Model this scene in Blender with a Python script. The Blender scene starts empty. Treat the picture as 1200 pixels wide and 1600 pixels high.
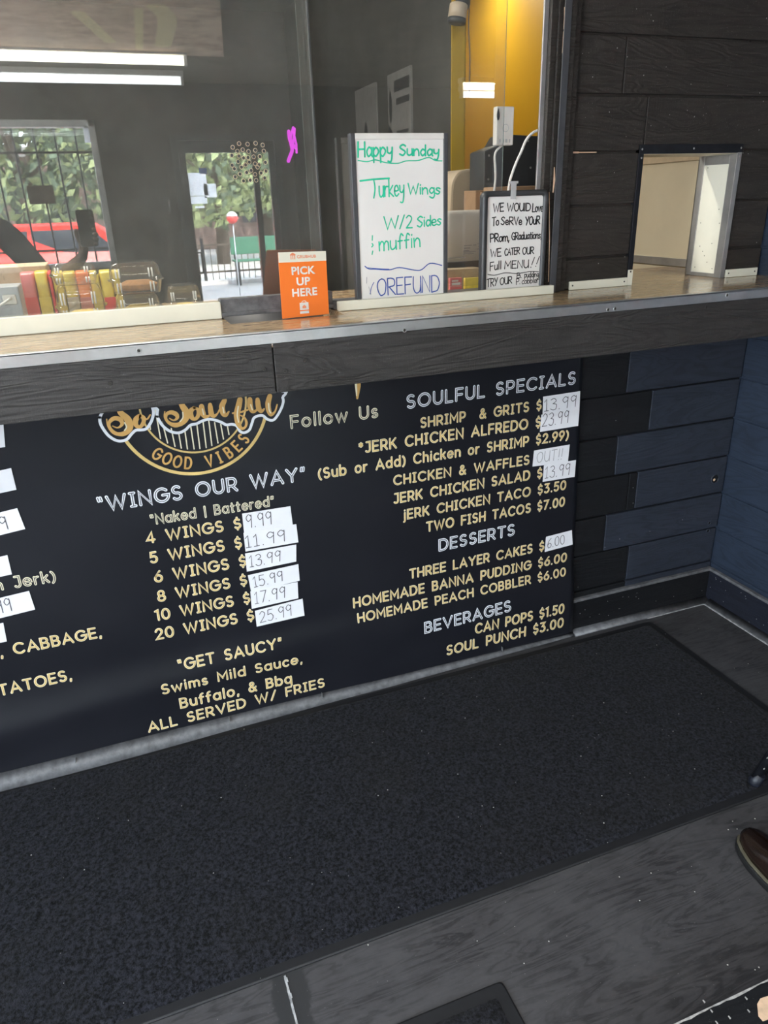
import bpy, bmesh, math, random
from mathutils import Vector, Matrix, noise
random.seed(7)
SC = bpy.context.scene
COL = SC.collection
PI = math.pi
R = math.radians

# ------------------------------------------------------------------ camera
F, CX, CY, CZ = 1132.1, -1.9905, -1.8795, 1.4505
YAW, PITCH, ROLL = 0.3459, -0.4028, -0.0341
CAM = Vector((CX, CY, CZ))
FW = Vector((math.sin(YAW)*math.cos(PITCH), math.cos(YAW)*math.cos(PITCH), math.sin(PITCH)))
_r = FW.cross(Vector((0, 0, 1))).normalized()
_u = _r.cross(FW)
RT = math.cos(ROLL)*_r + math.sin(ROLL)*_u
UP = -math.sin(ROLL)*_r + math.cos(ROLL)*_u
cd = bpy.data.cameras.new('camera')
cd.sensor_fit = 'VERTICAL'
cd.sensor_height = 36.0
cd.lens = 36.0*F/1600
cd.clip_start = 0.005
cam = bpy.data.objects.new('camera', cd)
m3 = Matrix((RT, UP, -FW)).transposed()
cam.matrix_world = Matrix.Translation(CAM) @ m3.to_4x4()
COL.objects.link(cam)
SC.camera = cam


def at(px, py, ax, val):
    """The point of the plane (axis ax = val) seen at pixel px,py of the 1200x1600 photograph."""
    d = FW + RT*((px-600)/F) - UP*((py-800)/F)
    return CAM + d*((val-CAM[ax])/d[ax])


# ------------------------------------------------------------------ sky, sun, exposure
SC.view_settings.view_transform = 'Standard'
SC.view_settings.look = 'None'
SC.view_settings.gamma = 1
SC.view_settings.use_curve_mapping = False
SC.view_settings.exposure = 0.68
SC.cycles.use_denoising = True
SC.cycles.max_bounces = 10
SC.cycles.diffuse_bounces = 5
SC.cycles.transparent_max_bounces = 16
SC.cycles.sample_clamp_indirect = 8
w = bpy.data.worlds.new('sky')
SC.world = w
w.use_nodes = True
wn = w.node_tree
bg = wn.nodes['Background']
tc = wn.nodes.new('ShaderNodeTexCoord')
sep = wn.nodes.new('ShaderNodeSeparateXYZ')
rmp = wn.nodes.new('ShaderNodeValToRGB')
wn.links.new(tc.outputs['Generated'], sep.inputs[0])
wn.links.new(sep.outputs['Z'], rmp.inputs[0])
rmp.color_ramp.elements[0].color = (0.90, 0.95, 1.0, 1)
rmp.color_ramp.elements[1].color = (0.55, 0.75, 1.0, 1)
wn.links.new(rmp.outputs[0], bg.inputs[0])
bg.inputs[1].default_value = 11.0
sd = bpy.data.lights.new('sun', 'SUN')
sd.energy = 20
sd.angle = R(2)
sd.color = (1, 0.95, 0.87)
sun = bpy.data.objects.new('sun', sd)
sun.rotation_euler = (R(-42), R(12), 0)   # from behind the shop: the street is lit, no sun patches inside
COL.objects.link(sun)


def area(name, loc, rot, sx, sy, power, color=(1, 1, 1), portal=False):
    l = bpy.data.lights.new(name, 'AREA')
    l.shape = 'RECTANGLE'
    l.size, l.size_y = sx, sy
    l.energy = power
    l.color = color
    l.cycles.is_portal = portal
    o = bpy.data.objects.new(name, l)
    o.location = loc
    o.rotation_euler = rot
    COL.objects.link(o)
    return o


YB = -5.0      # storefront
CEIL = 2.4
# portals in the storefront openings (they only guide the sky's own light)
area('sky_portal_window', (-3.1, YB-.12, 1.34), (R(90), 0, 0), 2.6, 1.62, 1, portal=True)
area('sky_portal_door', (-.8, YB-.12, 1.03), (R(90), 0, 0), .8, 1.75, 1, portal=True)
area('sky_portal_side', (-4.32, -2.75, 1.24), (0, R(-90), 0), 1.95, 3.5, 1, portal=True)


# ------------------------------------------------------------------ materials
def new_mat(name):
    m = bpy.data.materials.new(name)
    m.use_nodes = True
    nt = m.node_tree
    return m, nt, nt.nodes['Principled BSDF']


def ncoord(nt, scale=(1, 1, 1)):
    t = nt.nodes.new('ShaderNodeTexCoord')
    mp = nt.nodes.new('ShaderNodeMapping')
    mp.inputs['Scale'].default_value = scale
    nt.links.new(t.outputs['Object'], mp.inputs[0])
    return mp.outputs[0]


def nnoise(nt, co, scale, detail=4, rough=.6, dist=0):
    n = nt.nodes.new('ShaderNodeTexNoise')
    n.inputs['Scale'].default_value = scale
    n.inputs['Detail'].default_value = detail
    n.inputs['Roughness'].default_value = rough
    n.inputs['Distortion'].default_value = dist
    nt.links.new(co, n.inputs['Vector'])
    return n.outputs['Fac']


def nramp(nt, fac, stops):
    r = nt.nodes.new('ShaderNodeValToRGB')
    el = r.color_ramp.elements
    while len(el) < len(stops):
        el.new(0.5)
    for e, (p, c) in zip(el, stops):
        e.position = p
        e.color = (c[0], c[1], c[2], 1)
    nt.links.new(fac, r.inputs[0])
    return r.outputs[0]


def nmix(nt, fac, a, b, mode='MIX'):
    x = nt.nodes.new('ShaderNodeMix')
    x.data_type = 'RGBA'
    x.blend_type = mode
    if isinstance(fac, (int, float)):
        x.inputs[0].default_value = fac
    else:
        nt.links.new(fac, x.inputs[0])
    for s, v in ((6, a), (7, b)):
        if isinstance(v, tuple):
            x.inputs[s].default_value = (*v[:3], 1)
        else:
            nt.links.new(v, x.inputs[s])
    return x.outputs[2]


def nbump(nt, h, strength=.3, dist=.002, bsdf=None):
    b = nt.nodes.new('ShaderNodeBump')
    b.inputs['Strength'].default_value = strength
    b.inputs['Distance'].default_value = dist
    nt.links.new(h, b.inputs['Height'])
    nt.links.new(b.outputs[0], bsdf.inputs['Normal'])
    return b


def plain(name, col, rough=.5, metal=0., var=.12, scale=30, bump=0., spec=.5, emit=None, es=0.):
    m, nt, b = new_mat(name)
    co = ncoord(nt)
    f = nnoise(nt, co, scale)
    lo = tuple(max(0, c*(1-var)) for c in col)
    hi = tuple(c*(1+var) for c in col)
    nt.links.new(nramp(nt, f, [(.3, lo), (.7, hi)]), b.inputs['Base Color'])
    b.inputs['Roughness'].default_value = rough
    b.inputs['Metallic'].default_value = metal
    b.inputs['Specular IOR Level'].default_value = spec
    if bump:
        nbump(nt, nnoise(nt, co, scale*6), bump, .001, b)
    if emit:
        b.inputs['Emission Color'].default_value = (*emit, 1)
        b.inputs['Emission Strength'].default_value = es
    return m


def wood_paint(name, col, axis=0, rough=.6, streak=.35, bump=.5, speck=0., warm=None):
    """rough-sawn board under a thin coat of paint: grain runs along axis"""
    m, nt, b = new_mat(name)
    sc = [90., 90., 90.]
    sc[axis] = 5.
    co = ncoord(nt, tuple(sc))
    g = nnoise(nt, co, 1.0, 6, .7, .6)
    co2 = ncoord(nt)
    f2 = nnoise(nt, co2, 5, 3)
    c = nramp(nt, g, [(.25, tuple(x*(1-streak) for x in col)), (.75, tuple(x*(1+streak) for x in col))])
    c = nmix(nt, f2, c, tuple(x*1.35 for x in (warm or col)), 'MIX') if warm else nmix(nt, .25, c, nramp(nt, f2, [(.3, tuple(x*.7 for x in col)), (.7, tuple(x*1.5 for x in col))]))
    if speck:
        s = nnoise(nt, co2, 330, 2, .8)
        c = nmix(nt, nramp(nt, s, [(.665, (0, 0, 0)), (.72, (speck,)*3)]), c, (.32, .31, .29))
    nt.links.new(c, b.inputs['Base Color'])
    b.inputs['Roughness'].default_value = rough
    # year rings cut lengthwise: long wavy figure
    sc3 = [11., 11., 11.]
    sc3[axis] = 1.6
    rg = nnoise(nt, ncoord(nt, tuple(sc3)), 1., 3, .5, .9)
    rm_ = nt.nodes.new('ShaderNodeMath')
    rm_.operation = 'MULTIPLY'
    rm_.inputs[1].default_value = 95.
    nt.links.new(rg, rm_.inputs[0])
    rs_ = nt.nodes.new('ShaderNodeMath')
    rs_.operation = 'SINE'
    nt.links.new(rm_.outputs[0], rs_.inputs[0])
    rr_ = nt.nodes.new('ShaderNodeMapRange')
    rr_.inputs[1].default_value = -1
    rr_.inputs[2].default_value = 1
    nt.links.new(rs_.outputs[0], rr_.inputs[0])
    c = nmix(nt, .55, c, nramp(nt, rr_.outputs[0], [(.0, (.62,)*3), (.35, (1.,)*3), (1., (1.12,)*3)]), 'MULTIPLY')
    nt.links.new(c, b.inputs['Base Color'])
    saw = nnoise(nt, ncoord(nt, (260, 260, 30)), 1., 3, .6, .4)
    mx = nt.nodes.new('ShaderNodeMath')
    mx.operation = 'ADD'
    nt.links.new(g, mx.inputs[0])
    ms = nt.nodes.new('ShaderNodeMath')
    ms.operation = 'MULTIPLY'
    ms.inputs[1].default_value = .35
    nt.links.new(saw, ms.inputs[0])
    ma = nt.nodes.new('ShaderNodeMath')
    ma.operation = 'MULTIPLY_ADD'
    ma.inputs[1].default_value = .5
    nt.links.new(rr_.outputs[0], ma.inputs[0])
    nt.links.new(ms.outputs[0], ma.inputs[2])
    nt.links.new(ma.outputs[0], mx.inputs[1])
    nbump(nt, mx.outputs[0], bump, .0022, b)
    return m


M = {}
M['black_plank'] = wood_paint('black_plank', (.026, .0220, .0185), 0, .6, .45, .8, .5)
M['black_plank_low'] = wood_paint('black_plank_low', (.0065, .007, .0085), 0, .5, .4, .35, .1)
M['navy_plank'] = wood_paint('navy_plank', (.024, .0295, .043), 0, .5, .25, .3, .1)
M['navy_plank_side'] = wood_paint('navy_plank_side', (.0195, .0295, .050), 1, .5, .25, .3, .1)
M['fascia'] = wood_paint('fascia', (.031, .028, .0265), 0, .6, .5, 1.0, .35)
M['base_black'] = wood_paint('base_black', (.007, .0075, .009), 0, .45, .3, .2, .25)
M['base_navy'] = wood_paint('base_navy', (.010, .012, .020), 1, .45, .3, .2, .3)
M['dark_wall'] = plain('dark_wall', (.030, .030, .029), .8, var=.3, scale=6)
M['dark_brown_wall'] = plain('dark_brown_wall', (.045, .038, .030), .8, var=.3, scale=4)
M['ceiling'] = plain('ceiling', (.20, .165, .115), .8, var=.2, scale=5)
M['yellow'] = plain('yellow', (.47, .29, .018), .5, var=.05, scale=3)
M['kitchen_dark'] = plain('kitchen_dark', (.050, .049, .043), .7, var=.25, scale=5)
M['cream'] = plain('cream', (.62, .55, .40), .5, var=.05, scale=5)
M['white_board'] = plain('white_board', (.74, .725, .70), .35, var=.03, scale=6)
M['white_panel'] = plain('white_panel', (.80, .78, .66), .45, var=.04, scale=10)
M['paper'] = plain('paper', (.80, .80, .84), .7, var=.03, scale=20)
M['white_plastic'] = plain('white_plastic', (.68, .66, .62), .35, var=.03, scale=10)
M['grey_plastic'] = plain('grey_plastic', (.40, .42, .44), .4, var=.06, scale=10)
M['tan_plastic'] = plain('tan_plastic', (.52, .42, .30), .45, var=.05, scale=8)
M['charcoal'] = plain('charcoal', (.045, .047, .050), .4, var=.15, scale=20)
M['charcoal_frame'] = plain('charcoal_frame', (.058, .060, .066), .35, var=.15, scale=20)
M['black_gloss'] = plain('black_gloss', (.010, .010, .011), .25, var=.2, scale=20)
M['black_metal'] = plain('black_metal', (.015, .016, .02), .35, .3, var=.3, scale=40)
M['black_rubber'] = plain('black_rubber', (.010, .010, .0115), .6, var=.2, scale=50)
M['alu'] = plain('alu', (.60, .60, .60), .38, .9, var=.12, scale=15)
M['alu_dull'] = plain('alu_dull', (.42, .42, .41), .5, .7, var=.15, scale=15)
M['screw'] = plain('screw', (.05, .045, .04), .4, .6)
M['screw_pale'] = plain('screw_pale', (.45, .44, .42), .4, .6)
M['cardboard'] = plain('cardboard', (.34, .21, .12), .8, var=.1)
M['pale_cardboard'] = plain('pale_cardboard', (.50, .40, .27), .8, var=.1)
M['red'] = plain('red', (.72, .07, .06), .35, var=.08)
M['pink'] = plain('pink', (.75, .22, .22), .35, var=.08)
M['yellow_wrap'] = plain('yellow_wrap', (.78, .62, .10), .35, var=.1, scale=60)
M['orange'] = plain('orange', (.95, .21, .03), .45, var=.03, scale=8)
M['orange_ink'] = plain('orange_ink', (.85, .28, .14), .5)
M['gold'] = plain('gold', (.70, .50, .19), .45, var=.1)
M['gold_warm'] = plain('gold_warm', (.66, .38, .12), .45, var=.15, scale=12)
M['cream_ink'] = plain('cream_ink', (.86, .79, .58), .5, var=.04)
M['silver_ink'] = plain('silver_ink', (.80, .82, .87), .5, var=.05)
M['dark_ink'] = plain('dark_ink', (.075, .078, .09), .5)
M['green_ink'] = plain('green_ink', (.02, .52, .30), .5, var=.15, scale=60)
M['blue_ink'] = plain('blue_ink', (.04, .09, .36), .5, var=.2, scale=60)
M['pen_ink'] = plain('pen_ink', (.09, .085, .10), .5, var=.1)
M['marker_ink'] = plain('marker_ink', (.012, .012, .012), .5)
M['pink_marker'] = plain('pink_marker', (.72, .08, .72), .5)
M['white_ink'] = plain('white_ink', (.80, .77, .74), .5)
M['grey_ink'] = plain('grey_ink', (.36, .36, .38), .5)
M['crumb'] = plain('crumb', (.65, .63, .58), .7)
M['wood_raw'] = plain('wood_raw', (.62, .43, .29), .7, var=.15, scale=60)
M['worn_edge'] = plain('worn_edge', (.36, .35, .34), .6, var=.4, scale=70)
M['grey_trim'] = plain('grey_trim', (.13, .13, .135), .45, var=.4, scale=40)
M['caulk'] = plain('caulk', (.38, .38, .38), .5, var=.5, scale=60)
M['cord'] = plain('cord', (.74, .73, .70), .4)
M['skin'] = plain('skin', (.22, .12, .075), .5, var=.05)
M['hair'] = plain('hair', (.012, .010, .009), .6)
M['shirt'] = plain('shirt', (.014, .014, .016), .85, var=.2)
M['trousers'] = plain('trousers', (.018, .019, .026), .85, var=.2)
M['shoe'] = plain('shoe', (.013, .0065, .0045), .22, var=.3, scale=25)
M['shoe_welt'] = plain('shoe_welt', (.09, .08, .055), .3, var=.2)
M['sole'] = plain('sole', (.012, .012, .012), .35)
M['concrete'] = plain('concrete', (.62, .58, .55), .85, var=.08, scale=2)
M['asphalt'] = plain('asphalt', (.30, .29, .29), .9, var=.1, scale=2)
M['car_red'] = plain('car_red', (.70, .03, .02), .25)
M['car_white'] = plain('car_white', (.75, .76, .78), .25)
M['car_glass'] = plain('car_glass', (.03, .035, .045), .1)
M['hedge_green'] = plain('hedge_green', (.05, .17, .10), .8)
M['brick'] = plain('brick', (.30, .20, .17), .9, var=.2, scale=3)
M['leaf_dark'] = plain('leaf_dark', (.13, .175, .11), .7, var=.4, scale=3)
M['leaf_light'] = plain('leaf_light', (.36, .42, .20), .7, var=.35, scale=3)
M['bark'] = plain('bark', (.10, .075, .055), .9)
M['tube'] = plain('tube', (.9, .9, .85), .4, emit=(1, .97, .80), es=8)
M['tube_cool'] = plain('tube_cool', (.9, .9, .9), .4, emit=(.90, .96, 1.0), es=4.5)
M['sign_wood'] = plain('sign_wood', (.74, .52, .37), .7, var=.35, scale=9)
M['sign_paint'] = plain('sign_paint', (.95, .76, .42), .6)
M['photo_grey'] = plain('photo_grey', (.16, .155, .145), .4)
M['photo_dark'] = plain('photo_dark', (.03, .03, .03), .4)
M['blue_tape'] = plain('blue_tape', (.05, .20, .65), .6)
M['muffin'] = plain('muffin', (.35, .16, .05), .8, var=.3, scale=60)
M['cake'] = plain('cake', (.72, .52, .12), .7, var=.2, scale=60)


def mat_laminate():
    m, nt, b = new_mat('laminate')
    co = ncoord(nt, (9, 62, 62))
    g = nnoise(nt, co, 1.6, 7, .68, 1.4)
    c = nramp(nt, g, [(.32, (.13, .075, .040)), (.45, (.34, .22, .12)), (.55, (.54, .39, .23)), (.70, (.70, .55, .35))])
    nt.links.new(c, b.inputs['Base Color'])
    b.inputs['Roughness'].default_value = .14
    b.inputs['Specular IOR Level'].default_value = .5
    return m


M['laminate'] = mat_laminate()


def mat_floor():
    m, nt, b = new_mat('plywood_floor')
    co = ncoord(nt, (1.2, 8, 1))
    g = nnoise(nt, co, 2.0, 5, .55, 1.6)
    wv = nt.nodes.new('ShaderNodeMath')
    wv.operation = 'MULTIPLY'
    wv.inputs[1].default_value = 44
    nt.links.new(g, wv.inputs[0])
    sn = nt.nodes.new('ShaderNodeMath')
    sn.operation = 'SINE'
    nt.links.new(wv.outputs[0], sn.inputs[0])
    mr = nt.nodes.new('ShaderNodeMapRange')
    mr.inputs[1].default_value = -1
    mr.inputs[2].default_value = 1
    nt.links.new(sn.outputs[0], mr.inputs[0])
    c1 = nramp(nt, mr.outputs[0], [(.0, (.022, .021, .022)), (.40, (.053, .050, .052)), (1., (.062, .059, .061))])
    fine = nnoise(nt, ncoord(nt, (30, 160, 1)), 1, 4, .7)
    c2 = nmix(nt, .35, c1, nramp(nt, fine, [(.3, (.027, .026, .027)), (.7, (.078, .075, .077))]))
    blot = nnoise(nt, ncoord(nt), 4.5, 5, .7)
    c3 = nmix(nt, nramp(nt, blot, [(.42, (.0,)*3), (.62, (.55,)*3)]), c2, (.088, .085, .087))
    # darker bands that run along the sheet joints, with ragged edges
    t = nt.nodes.new('ShaderNodeTexCoord')
    s = nt.nodes.new('ShaderNodeSeparateXYZ')
    nt.links.new(t.outputs['Object'], s.inputs[0])
    rag = nnoise(nt, ncoord(nt), 14, 4, .7)
    a = nt.nodes.new('ShaderNodeMath'); a.operation = 'ADD'; a.inputs[1].default_value = 1.872
    nt.links.new(s.outputs['X'], a.inputs[0])
    ab = nt.nodes.new('ShaderNodeMath'); ab.operation = 'ABSOLUTE'
    nt.links.new(a.outputs[0], ab.inputs[0])
    ad = nt.nodes.new('ShaderNodeMath'); ad.operation = 'MULTIPLY_ADD'
    nt.links.new(rag, ad.inputs[0]); ad.inputs[1].default_value = .06
    nt.links.new(ab.outputs[0], ad.inputs[2])
    band = nramp(nt, ad.outputs[0], [(.062, (1, 1, 1)), (.068, (0, 0, 0))])
    c4 = nmix(nt, band, c3, (.034, .034, .035))
    sp = nnoise(nt, ncoord(nt), 210, 2, .8)
    c5 = nmix(nt, nramp(nt, sp, [(.70, (0, 0, 0)), (.75, (.6,)*3)]), c4, (.30, .29, .28))
    nt.links.new(c5, b.inputs['Base Color'])
    b.inputs['Roughness'].default_value = .42
    nbump(nt, fine, .25, .0012, b)
    return m


M['floor'] = mat_floor()


def mat_pile():
    m, nt, b = new_mat('carpet_pile')
    co = ncoord(nt)
    f = nnoise(nt, co, 125, 4, .8)
    c = nramp(nt, f, [(.40, (.0006, .0006, .0008)), (.60, (.0225, .0228, .030))])
    d = nnoise(nt, co, 3.2, 4, .6)
    c = nmix(nt, nramp(nt, d, [(.48, (0, 0, 0)), (.70, (.30,)*3)]), c, (.014, .0125, .0105))
    nt.links.new(c, b.inputs['Base Color'])
    b.inputs['Roughness'].default_value = .95
    b.inputs['Specular IOR Level'].default_value = .15
    b.inputs['Sheen Weight'].default_value = .06
    b.inputs['Sheen Roughness'].default_value = .5
    nbump(nt, f, .8, .004, b)
    return m


M['pile'] = mat_pile()


def mat_vinyl():
    m, nt, b = new_mat('banner_vinyl')
    co = ncoord(nt)
    f = nnoise(nt, co, 4, 3)
    nt.links.new(nramp(nt, f, [(.3, (.0095, .0100, .0140)), (.7, (.013, .0135, .018))]), b.inputs['Base Color'])
    b.inputs['Roughness'].default_value = .30
    nbump(nt, nnoise(nt, co, 350, 2), .08, .0006, b)
    return m


M['vinyl'] = mat_vinyl()


def mat_glass(name, tint=(.93, .95, .93), refl=1.5, dust=.035, dustcol=(.5, .5, .46)):
    """flat sheet glazing: sees through, mirrors by angle, carries a film of dust and scratches"""
    m = bpy.data.materials.new(name)
    m.use_nodes = True
    nt = m.node_tree
    nt.nodes.clear()
    out = nt.nodes.new('ShaderNodeOutputMaterial')
    tr = nt.nodes.new('ShaderNodeBsdfTransparent')
    tr.inputs[0].default_value = (*tint, 1)
    gl = nt.nodes.new('ShaderNodeBsdfGlossy')
    gl.inputs['Roughness'].default_value = .0
    fr = nt.nodes.new('ShaderNodeFresnel')
    ge = nt.nodes.new('ShaderNodeNewGeometry')
    mi_ = nt.nodes.new('ShaderNodeMapRange')          # the sheet does not bend light, so both of its faces mirror alike
    mi_.inputs[3].default_value = 1.5
    mi_.inputs[4].default_value = 1/1.5
    nt.links.new(ge.outputs['Backfacing'], mi_.inputs[0])
    nt.links.new(mi_.outputs[0], fr.inputs['IOR'])
    mu = nt.nodes.new('ShaderNodeMath'); mu.operation = 'MULTIPLY'; mu.use_clamp = True
    mu.inputs[1].default_value = refl
    nt.links.new(fr.outputs[0], mu.inputs[0])
    mix = nt.nodes.new('ShaderNodeMixShader')
    nt.links.new(mu.outputs[0], mix.inputs[0])
    nt.links.new(tr.outputs[0], mix.inputs[1])
    nt.links.new(gl.outputs[0], mix.inputs[2])
    df = nt.nodes.new('ShaderNodeBsdfDiffuse')
    df.inputs[0].default_value = (*dustcol, 1)
    co = ncoord(nt)
    n1 = nnoise(nt, co, 3.5, 5, .7)
    n2 = nnoise(nt, ncoord(nt, (70, 70, 9)), 1, 4, .75, 2.0)
    a = nramp(nt, n1, [(.3, (dust*.5,)*3), (.75, (dust*1.5,)*3)])
    n3 = nnoise(nt, ncoord(nt, (40, 40, 40)), 1, 5, .85, .6)
    s = nmix(nt, 1., nramp(nt, n2, [(.62, (0, 0, 0)), (.72, (dust*2.6,)*3)]), nramp(nt, n3, [(.62, (0, 0, 0)), (.70, (dust*2.2,)*3)]), 'ADD')
    ad = nt.nodes.new('ShaderNodeMath'); ad.operation = 'ADD'
    nt.links.new(a, ad.inputs[0]); nt.links.new(s, ad.inputs[1])
    mix2 = nt.nodes.new('ShaderNodeMixShader')
    nt.links.new(ad.outputs[0], mix2.inputs[0])
    nt.links.new(mix.outputs[0], mix2.inputs[1])
    nt.links.new(df.outputs[0], mix2.inputs[2])
    nt.links.new(mix2.outputs[0], out.inputs[0])
    return m


M['glass'] = mat_glass('service_glass', (.975, .985, .975), refl=2.8, dust=.06)
M['glass_edge'] = plain('glass_edge', (.10, .12, .11), .8, spec=.1)
M['glass_clean'] = mat_glass('service_glass_clean', (.98, .985, .98), refl=2.3, dust=.03)
M['street_glass'] = mat_glass('street_glass', (.97, .98, .98), 1., .012)
M['clear_plastic'] = mat_glass('clear_plastic', (.96, .95, .93), 2.2, .05, (.75, .70, .62))
def mat_thin(name, col):
    m, nt, b = new_mat(name)
    tl = nt.nodes.new('ShaderNodeBsdfTranslucent')
    f = nnoise(nt, ncoord(nt), 20)
    c = nramp(nt, f, [(.3, tuple(x*.95 for x in col)), (.7, col)])
    nt.links.new(c, tl.inputs[0])
    nt.links.new(c, b.inputs['Base Color'])
    b.inputs['Roughness'].default_value = .8
    mx = nt.nodes.new('ShaderNodeMixShader')
    mx.inputs[0].default_value = .85
    nt.links.new(b.outputs[0], mx.inputs[1])
    nt.links.new(tl.outputs[0], mx.inputs[2])
    nt.links.new(mx.outputs[0], nt.nodes['Material Output'].inputs[0])
    return m


M['thin_paper'] = mat_thin('thin_paper', (.82, .82, .84))
M['tape'] = mat_glass('clear_tape', (.8, .8, .8), 2.0, .35, (.8, .8, .8))


# ------------------------------------------------------------------ mesh helpers
def link(o, parent=None):
    COL.objects.link(o)
    if parent is not None:
        o.parent = parent
        o.matrix_parent_inverse = Matrix.Translation(-wloc(parent))
    return o


def wloc(o):
    v = Vector(o.location)
    return v


def tag(o, label=None, cat=None, group=None, kind=None):
    if label: o['label'] = label
    if cat: o['category'] = cat
    if group: o['group'] = group
    if kind: o['kind'] = kind
    return o


def empty(name, loc=(0, 0, 0), label=None, cat=None, group=None, kind=None):
    o = bpy.data.objects.new(name, None)
    o.empty_display_size = .05
    o.location = loc
    COL.objects.link(o)
    return tag(o, label, cat, group, kind)


class MB:
    """collects faces in world coordinates, builds ONE mesh object"""
    def __init__(s):
        s.bm = bmesh.new()

    def face(s, pts, mi=0):
        try:
            f = s.bm.faces.new([s.bm.verts.new(p) for p in pts])
            f.material_index = mi
            return f
        except ValueError:
            return None

    def box(s, x0, x1, y0, y1, z0, z1, mi=0, rot=None, piv=None):
        vs = [Vector((x, y, z)) for x in (x0, x1) for y in (y0, y1) for z in (z0, z1)]
        if rot is not None:
            pv = Vector(piv) if piv is not None else Vector(((x0+x1)/2, (y0+y1)/2, (z0+z1)/2))
            vs = [pv + rot @ (v-pv) for v in vs]
        v = [s.bm.verts.new(p) for p in vs]
        for idx in ((0, 1, 3, 2), (4, 6, 7, 5), (0, 4, 5, 1), (2, 3, 7, 6), (0, 2, 6, 4), (1, 5, 7, 3)):
            f = s.bm.faces.new([v[i] for i in idx])
            f.material_index = mi
        return s

    def loft(s, rings, cap=True, mi=0, closed=True):
        rv = [[s.bm.verts.new(p) for p in r] for r in rings]
        n = len(rv[0])
        for a, b in zip(rv, rv[1:]):
            for i in range(n if closed else n-1):
                j = (i+1) % n
                try:
                    f = s.bm.faces.new((a[i], a[j], b[j], b[i]))
                    f.material_index = mi
                    f.smooth = True
                except ValueError:
                    pass
        if cap:
            for r, fl in ((rv[0], True), (rv[-1], False)):
                try:
                    f = s.bm.faces.new(r[::-1] if fl else r)
                    f.material_index = mi
                except ValueError:
                    pass
        return s

    def tube(s, pts, r, n=10, mi=0, cap=True):
        pts = [Vector(p) for p in pts]
        rr = r if isinstance(r, (list, tuple)) else [r]*len(pts)
        rings = []
        up = None
        for i, p in enumerate(pts):
            t = (pts[min(i+1, len(pts)-1)]-pts[max(i-1, 0)]).normalized()
            if up is None:
                up = Vector((0, 0, 1)) if abs(t.z) < .9 else Vector((1, 0, 0))
            a = t.cross(up).normalized()
            b = a.cross(t).normalized()
            up = b
            rings.append([p + a*rr[i]*math.cos(2*PI*k/n) + b*rr[i]*math.sin(2*PI*k/n) for k in range(n)])
        return s.loft(rings, cap, mi)

    def disc(s, c, r, nrm=(0, -1, 0), n=14, mi=0):
        c = Vector(c); nrm = Vector(nrm).normalized()
        a = nrm.orthogonal().normalized(); b = nrm.cross(a)
        s.face([c + a*r*math.cos(2*PI*k/n) + b*r*math.sin(2*PI*k/n) for k in range(n)], mi)
        return s

    def dome(s, c, r, h, nrm=(0, -1, 0), n=12, mi=0):
        c = Vector(c); nrm = Vector(nrm).normalized()
        a = nrm.orthogonal().normalized(); b = nrm.cross(a)
        rings = []
        for q in range(4):
            t = q/3*PI/2*.95
            rings.append([c + nrm*h*math.sin(t) + (a*math.cos(2*PI*k/n) + b*math.sin(2*PI*k/n))*r*math.cos(t) for k in range(n)])
        return s.loft(rings, True, mi)

    def torus(s, c, r, rt, nrm=(0, -1, 0), n=16, k=6, mi=0):
        c = Vector(c); nrm = Vector(nrm).normalized()
        a = nrm.orthogonal().normalized(); b = nrm.cross(a)
        rings = []
        for i in range(n+1):
            t = 2*PI*i/n
            d = a*math.cos(t)+b*math.sin(t)
            rings.append([c + d*(r+rt*math.cos(2*PI*j/k)) + nrm*rt*math.sin(2*PI*j/k) for j in range(k)])
        return s.loft(rings, False, mi)

    def build(s, name, mats, parent=None, bevel=0., smooth=False, segs=2, sub=0):
        if not isinstance(mats, (list, tuple)):
            mats = [mats]
        bm = s.bm
        bmesh.ops.recalc_face_normals(bm, faces=bm.faces[:]) if bm.faces else None
        me = bpy.data.meshes.new(name)
        # origin at the lowest centre, so every thing has a real base
        org = Vector((0, 0, 0))
        if parent is None and bm.verts:
            xs = [v.co for v in bm.verts]
            mn = Vector((min(v.x for v in xs), min(v.y for v in xs), min(v.z for v in xs)))
            mx = Vector((max(v.x for v in xs), max(v.y for v in xs), max(v.z for v in xs)))
            org = Vector(((mn.x+mx.x)/2, (mn.y+mx.y)/2, mn.z))
            if name in KEEP_ORIGIN:
                org = Vector((0, 0, 0))
        if smooth:
            for f in bm.faces:
                f.smooth = True
        bmesh.ops.translate(bm, verts=bm.verts[:], vec=-org)
        bm.to_mesh(me)
        bm.free()
        for m in mats:
            me.materials.append(m if not isinstance(m, str) else M[m])
        o = bpy.data.objects.new(name, me)
        o.location = org
        link(o, parent)
        if bevel:
            b = o.modifiers.new('bevel', 'BEVEL')
            b.width = bevel
            b.segments = segs
            b.limit_method = 'ANGLE'
            b.harden_normals = False
        if sub:
            b = o.modifiers.new('sub', 'SUBSURF')
            b.levels = b.render_levels = sub
        return o


KEEP_ORIGIN = {'floor'}


def superring(cx, cy, z, hx, hy, p=4., n=32, rot=0.):
    out = []
    for k in range(n):
        t = 2*PI*k/n
        c, s = math.cos(t), math.sin(t)
        x = hx*math.copysign(abs(c)**(2/p), c)
        y = hy*math.copysign(abs(s)**(2/p), s)
        out.append(Vector((cx + x*math.cos(rot) - y*math.sin(rot), cy + x*math.sin(rot) + y*math.cos(rot), z)))
    return out


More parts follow.
